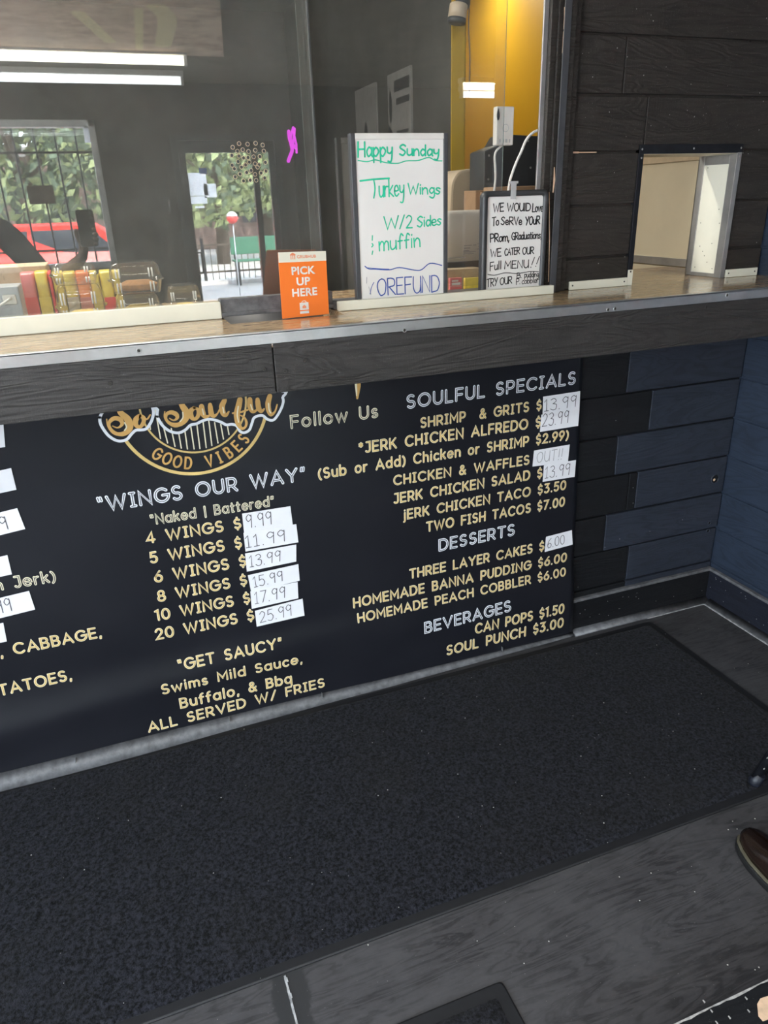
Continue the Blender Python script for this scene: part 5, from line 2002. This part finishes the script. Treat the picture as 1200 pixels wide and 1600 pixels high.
hts = [.030, .042, .050, .056, .064, .080, .096, .100, .100, .095, .08]
rings = []
for q in range(7):
    t = q/6*PI/2
    rings.append([shoe_pt(l+.004*(1 if i == 0 else 0), (w_-.003)*math.cos(t)**.75 if q < 6 else (w_-.003)*.12, .0245+(hts[i]-.0245)*math.sin(t)) for i, (l, w_) in enumerate(prof)] +
                 [shoe_pt(l, -(w_-.003)*math.cos(t)**.75 if q < 6 else -(w_-.003)*.12, .0245+(hts[10-i]-.0245)*math.sin(t)) for i, (l, w_) in enumerate(reversed(prof))])
mb.loft(rings, True)
mb.build('upper', 'shoe', sh, smooth=True)
mb = MB()
for k in range(4):
    l = .105+.022*k
    a, b, c = shoe_pt(l, .022, .0745+.008*k), shoe_pt(l, 0, .0800+.009*k), shoe_pt(l, -.022, .0745+.008*k)
    mb.tube([a, b, c], .0026, 6)
mb.build('lace', 'black_rubber', sh)

# black chair, only a splayed leg in the frame
ch_ = empty('metal_chair', (-.25, -1.05, 0), 'black metal chair with splayed legs standing on the mat edge behind the leather shoe', 'chair')
feet = [(-.597, -.823), (-.04-.06, -.80), (-.64, -1.24), (-.10, -1.24)]
tops = [(-.50, -.89), (-.14, -.88), (-.52, -1.19), (-.15, -1.19)]
for (fx, fy), (tx, ty) in zip(feet, tops):
    zb_ = .012 if fy > -.858 else .0005
    mb = MB()
    mb.tube([(fx, fy, zb_+.02), (tx, ty, .44)], .0115, 12)
    lg = mb.build('leg', 'black_metal', ch_)
    mb = MB()
    d = Vector((tx-fx, ty-fy, .42)).normalized()
    mb.tube([Vector((fx, fy, zb_)), Vector((fx, fy, zb_+.006)), Vector((fx, fy, zb_))+d*.034], [.016, .0165, .0145], 14)
    mb.build('rubber_foot', 'base_navy', lg)
mb = MB()
for (px, py) in ((1194, 1178), (1189, 1195)):
    p = at(px, py, 1, -.828)
    mb.dome((p.x-.004, -.842, p.z), .0032, .0015)
mb.build('paint_chip', 'screw_pale', ch_)
mb = MB()
mb.tube([(-.575, -.84, .045), (-.12, -.83, .12)], .004, 8)
mb.tube([(-.575, -.84, .125), (-.60, -1.20, .125)], .004, 8)
mb.build('stretcher', 'black_metal', ch_)
mb = MB()
mb.loft([superring(-.325, -1.04, z, .225-i, .20-i, 4, 40) for z, i in ((.440, .006), (.446, 0), (.468, 0), (.474, .008))], True)
mb.build('seat', 'black_gloss', ch_)
for x in (-.52, -.15):
    mb = MB()
    mb.tube(smooth_line([(x, -1.19, .44), (x+.005, -1.225, .62), (x+.01, -1.27, .86)]), .0115, 10)
    mb.build('back_post', 'black_metal', ch_)
mb = MB()
mb.loft([[Vector((x, -1.245-.015*math.sin(PI*(x+.52)/.38)+o_, z)) for o_, z in ((-.014, .66), (-.026, .84), (-.044, .845), (-.034, .655))] for x in [-.52+.38*k/10 for k in range(11)]], True)
mb.build('backrest', 'black_gloss', ch_, smooth=False)

# =========================================== the lobby behind the camera
# storefront wall with a barred window, a glazed door and a side window
WXL, WXR, WZ0, WZ1 = -4.1, -1.84, 1.02, 2.13
DX0, DX1, DZ1 = -1.22, -.40, 1.98
mb = MB()
mb.box(-4.3, WXL, YB-.15, YB, 0, CEIL)
mb.box(WXL, WXR, YB-.15, YB, 0, WZ0)
mb.box(WXL, WXR, YB-.15, YB, WZ1, CEIL)
mb.box(WXR, DX0-.05, YB-.15, YB, 0, CEIL)
mb.box(DX0-.05, DX1+.05, YB-.15, YB, DZ1+.05, CEIL)
mb.box(DX1+.05, 2.8, YB-.15, YB, 0, CEIL)
struct(mb.build('wall_back', 'dark_brown_wall'))
def shop_window(name, x0, x1, label_no):
    t = struct(empty(name, ((x0+x1)/2, YB, WZ0)))
    mb = MB()
    f = .05
    mb.box(x0, x1, YB-.10, YB+.015, WZ0, WZ0+f)
    mb.box(x0, x1, YB-.10, YB+.015, WZ1-f, WZ1)
    mb.box(x0, x0+f, YB-.10, YB+.015, WZ0, WZ1)
    mb.box(x1-f, x1, YB-.10, YB+.015, WZ0, WZ1)
    mb.build('window_frame', 'alu_dull', t, bevel=.003)
    mb = MB()
    mb.box(x0+f, x1-f, YB-.06, YB-.054, WZ0+f, WZ1-f)
    mb.build('pane', 'street_glass', t)
    mb = MB()
    k = x1-.16
    while k > x0+.05:
        mb.tube([(k, YB-.14, WZ0+.02), (k, YB-.14, WZ1-.02)], .0075, 8)
        k -= .155
    for z in (WZ0+.15, WZ1-.22):
        mb.box(x0+.02, x1-.02, YB-.146, YB-.134, z-.008, z+.008)
    mb.build('security_bars', 'black_metal', t)
    return t
w3 = shop_window('window_3', WXL, WXR, 3)
mb = MB()
p, q = at(40, 290, 1, 5.0), at(87, 318, 1, 5.0)
mb.box(p.x, q.x, YB-.052, YB-.050, q.z, p.z)
mb.build('stuck_notice', 'bark', w3)
mb = MB()
p, q = at(128, 193, 1, 5.0), at(145, 222, 1, 5.0)
mb.box(p.x, q.x, YB-.052, YB-.050, q.z, p.z)
mb.build('stuck_notice', 'thin_paper', w3)
dr = struct(empty('door_1', (DX0, YB, 0)))
mb = MB()
mb.box(DX0-.05, DX0, YB-.12, YB+.02, 0, DZ1+.05)
mb.box(DX1, DX1+.05, YB-.12, YB+.02, 0, DZ1+.05)
mb.box(DX0-.05, DX1+.05, YB-.12, YB+.02, DZ1, DZ1+.05)
mb.build('door_frame', 'charcoal', dr)
mb = MB()
mb.box(DX0, DX0+.06, YB-.06, YB-.02, .02, DZ1)
mb.box(DX1-.05, DX1, YB-.06, YB-.02, .02, DZ1)
mb.box(-.60, -.55, YB-.06, YB-.02, .02, DZ1)
mb.box(DX0, DX1, YB-.06, YB-.02, DZ1-.09, DZ1)
mb.box(DX0, DX1, YB-.06, YB-.02, .02, .20)
mb.build('door_stile', 'charcoal_frame', dr)
mb = MB()
mb.box(DX0+.06, DX1-.05, YB-.043, YB-.037, .2, DZ1-.09)
mb.build('door_pane', 'street_glass', dr)
mb = MB()
mb.tube([(DX0+.05, YB-.02, 1.10), (DX0+.09, YB+.035, 1.10), (DX0+.09, YB+.035, .93), (DX0+.05, YB-.02, .93)], .011, 8)
mb.build('door_handle', 'black_metal', dr)
def notice(px0, py0, px1, py1, m, parent=dr, name='stuck_notice'):
    p, q = at(px0, py0, 1, 5.0), at(px1, py1, 1, 5.0)
    mb = MB()
    mb.face([(p.x, YB-.035, q.z), (q.x, YB-.035, q.z), (q.x, YB-.035, p.z), (p.x, YB-.035, p.z)])
    return mb.build(name, m, parent)
notice(290, 270, 327, 305, 'thin_paper')
notice(319, 287, 341, 308, 'thin_paper')
notice(312, 262, 325, 271, 'blue_tape')
notice(297, 307, 326, 318, 'thin_paper')
notice(306, 322, 321, 325, 'thin_paper')

# lobby strip lights (their mirror images show in the service glass)
def lobby_light(x0, x1, y, mt, lab):
    t = empty('ceiling_strip_light', ((x0+x1)/2, y, CEIL), lab, 'light', 'lobby strip lights')
    mb = MB()
    mb.box(x0, x1, y-.045, y+.045, CEIL-.035, CEIL-.0005)
    mb.build('housing', 'white_plastic', t)
    mb = MB()
    mb.tube([(x0+.02, y, CEIL-.062), (x1-.02, y, CEIL-.062)], .026, 12)
    mb.build('lamp_tube', mt, t)
    mb = MB()
    for x in (x0+.01, x1-.01):
        mb.box(x-.01, x+.01, y-.02, y+.02, CEIL-.09, CEIL-.034)
    mb.build('lamp_holder', 'white_plastic', t)
TY0, TY1 = at(145, 90, 2, CEIL-.062).y, at(145, 123, 2, CEIL-.062).y
lobby_light(-3.0, at(290, 98, 2, CEIL-.062).x, -TY0, 'tube', 'warm white strip light over the middle of the lobby')
lobby_light(-3.0, at(284, 130, 2, CEIL-.062).x, -TY1, 'tube_cool', 'cool white strip light next to the storefront window')
lobby_light(at(724, 121, 1, 4.42).x, 2.6, -4.42, 'tube', 'warm white strip light in the side bay of the lobby')
lobby_light(at(724, 147, 1, 4.88).x, 2.6, -4.88, 'tube_cool', 'cool white strip light in the side bay near the back wall')
def added_near_light():  # added unseen lamp that brings more light onto the boards and counter
    t = empty('ceiling_strip_light', (-2.2, -1.75, CEIL), 'added unseen strip light above the long mat, beside the counter', 'light', 'lobby strip lights')
    mb = MB()
    mb.box(-3.0, -1.4, -1.80, -1.70, CEIL-.04, CEIL-.0005)
    mb.build('housing', 'white_plastic', t)
    mb = MB()
    mb.tube([(-2.98, -1.75, CEIL-.066), (-1.42, -1.75, CEIL-.066)], .02, 12)
    mb.build('lamp_tube', 'tube_cool', t)
    area('added_fill_light', (-2.2, -1.75, CEIL-.09), (R(-20), 0, 0), 1.55, .08, 26, (.95, .98, 1.0))
added_near_light()
# painted board under the ceiling
cb = empty('ceiling_board', (-1.9, -3.1, CEIL), 'brown wooden board with yellow paint strokes fixed to the lobby ceiling', 'board')
mb = MB()
mb.loft([[Vector((-3.0, -2.30, z)), Vector((-1.23, -2.30, z)), Vector((-.985, -3.72, z)), Vector((-3.0, -3.72, z))] for z in (CEIL-.022, CEIL-.0005)], True)
mb.build('panel', 'sign_wood', cb)
mb = MB()
cz_ = CEIL-.0225
def cst(L, wd):
    q = [at(px, py, 2, cz_) for px, py in L]
    q = [(v.x, -v.y) for v in q]
    if len(q) > 2:
        q = [(v.x, v.y) for v in smooth_line(q, 5)]
    ribbon(mb, q, wd, lambda u, v: Vector((u, v, cz_)))
cst([(122, 18), (172, 64)], .07)
cst([(217, 12), (218, 75)], .045)
cst([(245, 8), (262, 30), (255, 70)], .10)
mb.build('paint_stroke', 'sign_paint', cb)
for k in range(0):
    pass

# ------------------------------------------------------------ the street
def gz(name, x0, x1, y0, y1, z, m):
    mb = MB()
    mb.box(x0, x1, y0, y1, z-.1, z)
    return struct(mb.build(name, m))
gz('ground_sidewalk', -14, 14, -10.2, YB-.15, -.06, 'concrete')
gz('ground_road', -30, 30, -15.5, -10.2, -.14, 'asphalt')
gz('ground_far', -40, 40, -40, -15.5, -.06, 'concrete')
# fence across the road
fe = empty('street_fence', (0, -15.8, -.06), 'thin dark railing along the far sidewalk', 'fence')
mb = MB()
for z in (.12, .70):
    mb.box(-3.5, 6, -15.82, -15.78, z-.02, z+.02)
k = -3.5
while k < 6:
    mb.box(k-.008, k+.008, -15.81, -15.79, -.05, .74)
    k += .14
mb.build('railing', 'bark', fe)
for x in (.25, 1.9, 3.6, -1.5):
    mb = MB()
    mb.box(x-.03, x+.03, -15.83, -15.77, -.06, .85)
    mb.build('post', 'black_metal', fe)
bn = empty('street_bench', (1.3, -15.2, -.14), 'green bench with solid back standing across the road', 'bench')
mb = MB(); mb.box(.80, 1.85, -15.30, -15.25, .50, .86); mb.build('backrest', 'hedge_green', bn, bevel=.01)
mb = MB(); mb.box(.80, 1.85, -15.25, -14.90, .36, .40); mb.build('seat', 'hedge_green', bn, bevel=.01)
for x in (.88, 1.77):
    mb = MB(); mb.box(x-.025, x+.025, -15.29, -14.92, -.14, .36); mb.box(x-.025, x+.025, -15.31, -15.26, .36, .6); mb.build('leg', 'black_metal', bn)
# red car and a white car at the far kerb
def car(name, xf, xr, y, m, lab, cat='car', stripe=False):
    t = empty(name, ((xf+xr)/2, y, -.14), lab, cat)
    prof = [(0, .30), (0, .72), (.06, .86), (.22, .92), (.34, 1.36), (.42, 1.44), (.78, 1.44), (.90, 1.02), (.985, .92), (1, .70), (1, .30)]
    L = xr-xf
    mb = MB()
    rings = []
    for wy, sc in ((-.85, .97), (-.80, 1.), (.80, 1.), (.85, .97)):
        rings.append([Vector((xf+L*(.5+(u-.5)*sc), y+wy*(1 if z < 1. else .86), -.14+z*(1 if z < 1 else (.99 if sc < 1 else 1)))) for u, z in prof])
    mb.loft(rings, True)
    body = mb.build('body', m, t, bevel=.03)
    mb = MB()
    for sy in (.80, -.80):
        for (a, b, c, d_) in ((.27, .36, .56, .55), (.57, .57, .76, .84)):
            yy = y+sy*.90+(.045 if sy > 0 else -.045)
            mb.face([Vector((xf+L*a, yy, .80)), Vector((xf+L*b, yy-sy*.05, 1.22)), Vector((xf+L*c, yy-sy*.05, 1.22)), Vector((xf+L*d_, yy, .80))])
    mb.build('window', 'car_glass', t)
    for u in (.20, .80):
        for sy in (-.72, .72):
            mb = MB()
            mb.tube([(xf+L*u, y+sy-.1, .18), (xf+L*u, y+sy+.1, .18)], .32, 24)
            mb.build('wheel', 'black_rubber', t)
    if stripe:
        mb = MB()
        mb.box(xf+L*.02, xf+L*.98, y+.845, y+.862, .38, .50)
        mb.build('stripe', 'yellow_wrap', body)
car('red_car', -6.0, -.8, -14.0, 'car_red', 'red car with yellow stripe parked across the road', stripe=True)
car('white_car', -7.6, -2.7, -17.4, 'car_white', 'white car parked behind the red one', 'car')
# red and white ball sign on a pole
p = at(363, 340, 1, 13.0)
bp = empty('ball_sign', (p.x, -13.0, -.14), 'small red and white ball on a thin pole at the kerb', 'sign')
mb = MB(); mb.tube([(p.x, -13.0, -.14), (p.x, -13.0, p.z-.09)], .012, 8)
mb.build('pole', 'grey_plastic', bp)
for m_, s0, s1 in (('red', -90, 10), ('white_plastic', 10, 90)):
    mb = MB()
    mb.loft([[Vector((p.x+.11*math.cos(R(s0+(s1-s0)*k/8))*math.cos(2*PI*i/20), -13.0+.11*math.cos(R(s0+(s1-s0)*k/8))*math.sin(2*PI*i/20), p.z+.11*math.sin(R(s0+(s1-s0)*k/8)))) for i in range(20)] for k in range(9)], True)
    mb.build('ball_half', m_, bp, smooth=True)
# low building and trees
bd = empty('street_building', (1, -32, -.06), 'low brick building beyond the trees across the road', 'building')
mb = MB(); mb.box(-16, 18, -34, -30, -.06, 3.4); mb.build('walls', 'brick', bd)
mb = MB(); mb.box(-16.2, 18.2, -34.2, -29.8, 3.4, 3.7); mb.build('roof', 'asphalt', bd)
for k in range(7):
    mb = MB(); mb.box(-13+4.2*k, -11+4.2*k, -29.99, -29.95, .9, 2.5); mb.build('window', 'car_glass', bd)
def tree(x, y, h, r, lab, m, seed):
    t = empty('street_tree', (x, y, -.06), lab, 'tree', 'trees across the road')
    rs = random.Random(seed)
    mb = MB()
    mb.tube([(x, y, -.06), (x+.05, y, h*.25), (x-.05, y+.05, h*.55)], [.20, .15, .09], 10)
    for k in range(4):
        a = k*1.7
        mb.tube([(x, y, h*.32), (x+r*.5*math.cos(a), y+r*.5*math.sin(a), h*.6)], [.08, .03], 7)
    mb.build('trunk', 'bark', t)
    mb = MB()
    for k in range(2600):
        while True:
            v = Vector((rs.uniform(-1, 1), rs.uniform(-1, 1), rs.uniform(-1, 1)))
            if .35 < v.length < 1 and noise.noise(v*2.2+Vector((seed, 0, 0))) > -.18:
                break
        c = Vector((x+v.x*r, y+v.y*r, h*.58+v.z*h*.42))
        s = rs.uniform(.10, .22)
        a = Vector((rs.uniform(-1, 1), rs.uniform(-1, 1), rs.uniform(-1, 1))).normalized()
        b = a.orthogonal().normalized()
        mb.face([c+a*s, c+b*s*.6, c-a*s, c-b*s*.6], rs.choice((0, 0, 1)))
    o = mb.build('crown', m, t)
    return t
tree(-8.6, -20.5, 6.5, 2.4, 'tall dark green tree beyond the front of the white car', ['leaf_dark', 'leaf_light'], 1)
tree(-3.5, -20.2, 6.0, 2.4, 'bushy tree straight behind the red and white cars', ['leaf_dark', 'leaf_light'], 2)
tree(1.5, -21, 5.6, 2.3, 'tree with light green patches seen through the door glass', ['leaf_light', 'leaf_dark'], 3)
tree(6.4, -20.5, 6.6, 2.4, 'dark tree past the green bench', ['leaf_dark', 'leaf_light'], 4)
tree(11.4, -21.5, 6.2, 2.4, 'tree past the bench, last along the street', ['leaf_dark', 'leaf_light'], 5)
tree(-6.0, -26.2, 7.2, 2.45, 'rear tree between the tall and the bushy trees', ['leaf_dark', 'leaf_light'], 11)
tree(-1.0, -26.2, 7.2, 2.45, 'rear tree filling the gap between bushy and light trees', ['leaf_dark', 'leaf_light'], 12)
tree(4.0, -26.2, 7.2, 2.45, 'rear tree in front of the brick building', ['leaf_dark', 'leaf_light'], 13)

# ------------------------------------------- the customer taking the picture
def skin_obj(name, verts, edges, radii, mat, parent=None, sub=2, root=0):
    me = bpy.data.meshes.new(name)
    me.from_pydata([Vector(v) for v in verts], edges, [])
    me.materials.append(M[mat])
    o = bpy.data.objects.new(name, me)
    link(o, parent)
    sm = o.modifiers.new('skin', 'SKIN')
    sm.use_smooth_shade = True
    sm.branch_smoothing = .6
    if not me.skin_vertices:
        me.skin_vertices.new()
    for i, r in enumerate(radii):
        sv = me.skin_vertices[0].data[i]
        sv.radius = (r, r) if not isinstance(r, tuple) else r
        sv.use_root = (i == root)
    ss = o.modifiers.new('sub', 'SUBSURF')
    ss.levels = ss.render_levels = sub
    return o


PX, PY = -2.60, -2.20
per = empty('person', (PX, PY, 0), 'person in dark clothes holding up a phone to photograph the counter', 'person')
def W(x, y, z):
    return (PX+x, PY+y, z)
# hand joints (right hand, +x side) round the phone
HX, HY, HZ = -2.030, -1.925, 1.350
V = [W(0, 0, .96), W(0, .01, 1.12), W(0, .0, 1.30), W(0, -.01, 1.43), W(0, .0, 1.50), W(0, .02, 1.57), W(0, .035, 1.64), W(0, .025, 1.715),
     W(.13, -.005, 1.405), W(.205, .0, 1.385), W(.31, .07, 1.24), W(.40, .14, 1.10), W(.455, .20, 1.19), (HX-.018, HY-.035, HZ-.085), (HX-.006, HY-.018, HZ-.040), (HX+.002, HY-.006, HZ+.0),
     W(-.13, -.005, 1.405), W(-.20, .0, 1.38), W(-.25, -.02, 1.22), W(-.27, -.02, 1.08), W(-.275, .03, .94), W(-.27, .06, .84), W(-.268, .075, .785),
     W(.095, .0, .92), W(.11, .02, .70), W(.11, .03, .50), W(.115, .0, .28), W(.115, -.02, .09), W(.125, .10, .04),
     W(-.095, .0, .92), W(-.11, .02, .70), W(-.11, .03, .50), W(-.115, .0, .28), W(-.115, -.02, .09), W(-.125, .10, .04)]
Ed = [(0, 1), (1, 2), (2, 3), (3, 4), (4, 5), (5, 6), (6, 7), (3, 8), (8, 9), (9, 10), (10, 11), (11, 12), (12, 13), (13, 14), (14, 15),
      (3, 16), (16, 17), (17, 18), (18, 19), (19, 20), (20, 21), (21, 22),
      (0, 23), (23, 24), (24, 25), (25, 26), (26, 27), (27, 28), (0, 29), (29, 30), (30, 31), (31, 32), (32, 33), (33, 34)]
Ra = [(.112, .108), (.110, .100), (.128, .112), (.09, .075), .055, (.066, .075), (.075, .092), (.060, .075),
      .070, .058, .046, .040, .036, .026, (.020, .028), (.014, .030),
      .070, .058, .046, .040, .033, (.026, .034), (.018, .034),
      .085, .075, .055, .050, .038, .034, .085, .075, .055, .050, .038, .034]
# fingers: each its own short chain rooted in the palm
def chain(root, pts, rads):
    prev = root
    for p, r in zip(pts, rads):
        V.append(p); Ra.append(r); Ed.append((prev, len(V)-1)); prev = len(V)-1
for k, (dz, ln) in enumerate(((.030, .88), (.010, 1.), (-.011, .95), (-.031, .78))):   # right fingers curl round the phone's edge
    z = HZ+dz
    chain(15, [(HX+.020, HY+.004, z), (HX+.044*ln+.006, HY+.016, z), (HX+.050*ln+.006, HY+.040, z+.002), (HX+.034, HY+.046, z+.003)], [.010, .0092, .0085, .0072])
chain(14, [(HX-.030, HY-.002, HZ-.005), (HX-.034, HY+.022, HZ+.018), (HX-.030, HY+.040, HZ+.036)], [.012, .0105, .0085])
b = V[22]
for k, dx in enumerate((-.030, -.010, .010, .028)):
    ln = (.8, .95, 1., .88)[k]
    chain(22, [(b[0]+.004, b[1]+dx, b[2]-.03), (b[0]+.008, b[1]+dx*1.1, b[2]-.03-.035*ln), (b[0]+.018, b[1]+dx*1.1, b[2]-.03-.062*ln)], [.0098, .0090, .0075])
chain(21, [(b[0]+.012, b[1]+.045, b[2]+.02), (b[0]+.018, b[1]+.058, b[2]-.015)], [.011, .009])
body = skin_obj('body', V, Ed, Ra, 'skin', per)
# clothes follow the body
SH = [0, 1, 2, 3, 8, 9, 10, 11, 12, 16, 17, 18, 19, 20]
def sub_skin(name, ids, grow, mat, extra=None):
    mp = {i: k for k, i in enumerate(ids)}
    e = [(mp[a], mp[b_]) for a, b_ in Ed if a in mp and b_ in mp]
    rr_ = [tuple(x+grow for x in Ra[i]) if isinstance(Ra[i], tuple) else Ra[i]+grow for i in ids]
    return skin_obj(name, [V[i] for i in ids], e, rr_, mat, per)
sub_skin('sweater', SH, .016, 'shirt')
sub_skin('trousers', [0, 23, 24, 25, 26, 27, 29, 30, 31, 32, 33], .016, 'trousers')
for sx in (1, -1):
    mb = MB()
    cx, cy = PX+sx*.12, PY+.04
    mb.loft([superring(cx, cy, z, hx, hy, 3, 24) for z, hx, hy in ((.001, .046, .13), (.02, .05, .135), (.05, .046, .12), (.085, .040, .07))], True)
    mb.build('shoe', 'black_rubber', per, smooth=True)
# head details
hc = Vector(W(0, .03, 1.645))
mb = MB()
rings = []
for q in range(9):
    t = q/8
    z = 1.585+.185*t
    k = math.sin(min(1, .55+t*.0)*PI/2)
    rr_ = .098*(1-.92*max(0, (t-.55)/.45)**2.2)
    rings.append(superring(hc.x, hc.y-.028+.012*t, z, rr_*.95, rr_*1.05, 2.2, 24))
mb.loft(rings, True)
mb.build('hair', 'hair', per, smooth=True)
mb = MB()
mb.loft([superring(hc.x, hc.y+.088+d_, z, w_, w_*.9, 2, 10) for z, w_, d_ in ((1.668, .004, -.004), (1.65, .009, .0), (1.632, .014, .007), (1.624, .012, .003))], True)
mb.build('nose', 'skin', per, smooth=True)
mb = MB()
for sx in (-1, 1):
    mb.dome((hc.x+sx*.031, hc.y+.074, 1.660), .012, .006, (0, 1, .0))
mb.build('eyes', 'white_plastic', per, smooth=True)
mb = MB()
for sx in (-1, 1):
    mb.dome((hc.x+sx*.031, hc.y+.079, 1.660), .006, .003, (0, 1, .0))
mb.build('pupils', 'hair', per, smooth=True)
mb = MB()
mb.tube(smooth_line([(hc.x-.024, hc.y+.074, 1.594), (hc.x, hc.y+.083, 1.592), (hc.x+.024, hc.y+.074, 1.594)]), .0052, 8)
mb.build('mouth', 'pink', per, smooth=True)
mb = MB()
for sx in (-1, 1):
    mb.loft([superring(hc.x+sx*.080, hc.y-.002, 1.645+z, .007, w_, 2, 12) for z, w_ in ((-.028, .006), (-.018, .013), (.008, .018), (.024, .014), (.030, .006))], True)
mb.build('ear', 'skin', per, smooth=True)
# the phone, its lens just behind the viewpoint
ph = empty('smartphone', (-2.02, -1.9, 1.30), 'black smartphone held upright in the raised hand of the person', 'phone')
mb = MB()
x0, x1, z0, z1 = -2.052, -1.976, 1.308, 1.466
mb.loft([[Vector((v.x, y, v.z)) for v in rrect(x0+i, x1-i, z0+i, z1-i, .010, 0)] for y, i in ((-1.9035, .002), (-1.9025, 0), (-1.8965, 0), (-1.8955, .002))], True)
mb.build('body', 'black_gloss', ph)
mb = MB()
for z in (1.4505, 1.430, 1.410):
    mb.tube([(-1.9905, -1.8956, z), (-1.9905, -1.8942, z)], .0075, 18)
mb.build('lens', 'car_glass', ph)
mb = MB()
mb.box(x0+.003, x1-.003, -1.9040, -1.9034, z0+.004, z1-.004)
mb.build('screen', 'car_glass', ph)


# separate pieces that are separate bits of hardware: each becomes a part of its own
def split_pieces(o, pad=.002):
    me = o.data
    adj = list(range(len(me.vertices)))

    def find(i):
        while adj[i] != i:
            adj[i] = adj[adj[i]]
            i = adj[i]
        return i
    for e in me.edges:
        a, b_ = find(e.vertices[0]), find(e.vertices[1])
        adj[a] = b_
    isl = {}
    for i in range(len(adj)):
        isl.setdefault(find(i), []).append(i)
    boxes = []
    for ids in isl.values():
        cs = [me.vertices[i].co for i in ids]
        boxes.append([set(ids), Vector([min(c[k] for c in cs)-pad for k in range(3)]), Vector([max(c[k] for c in cs)+pad for k in range(3)])])
    merged = True
    while merged:
        merged = False
        for i in range(len(boxes)):
            for j in range(i+1, len(boxes)):
                A, B = boxes[i], boxes[j]
                if all(A[1][k] <= B[2][k] and B[1][k] <= A[2][k] for k in range(3)):
                    A[0] |= B[0]
                    A[1] = Vector([min(A[1][k], B[1][k]) for k in range(3)])
                    A[2] = Vector([max(A[2][k], B[2][k]) for k in range(3)])
                    boxes.pop(j)
                    merged = True
                    break
            if merged:
                break
    if len(boxes) < 2:
        return
    base = o.name.split('.')[0]
    for k, (ids, _, _) in enumerate(boxes):
        bm = bmesh.new()
        bm.from_mesh(me)
        bm.verts.ensure_lookup_table()
        bmesh.ops.delete(bm, geom=[v for v in bm.verts if v.index not in ids], context='VERTS')
        nm = bpy.data.meshes.new(base)
        bm.to_mesh(nm)
        bm.free()
        for m_ in me.materials:
            nm.materials.append(m_)
        n_ = o.copy()
        n_.data = nm
        n_.name = base
        COL.objects.link(n_)
    bpy.data.objects.remove(o)


for o in list(bpy.data.objects):
    if o.type == 'MESH' and o.parent and o.name.split('.')[0] in {'eyes', 'pupils', 'ear', 'lamp_holder', 'staple', 'knot_hole', 'window', 'paint_chip', 'stretcher', 'lace', 'bare_wood', 'screw', 'printed_band', 'lens', 'nail_head'}:
        split_pieces(o)
for o in bpy.data.objects:
    for a_, b_ in (('eyes', 'eye'), ('pupils', 'pupil')):
        if o.name.split('.')[0] == a_:
            o.name = b_
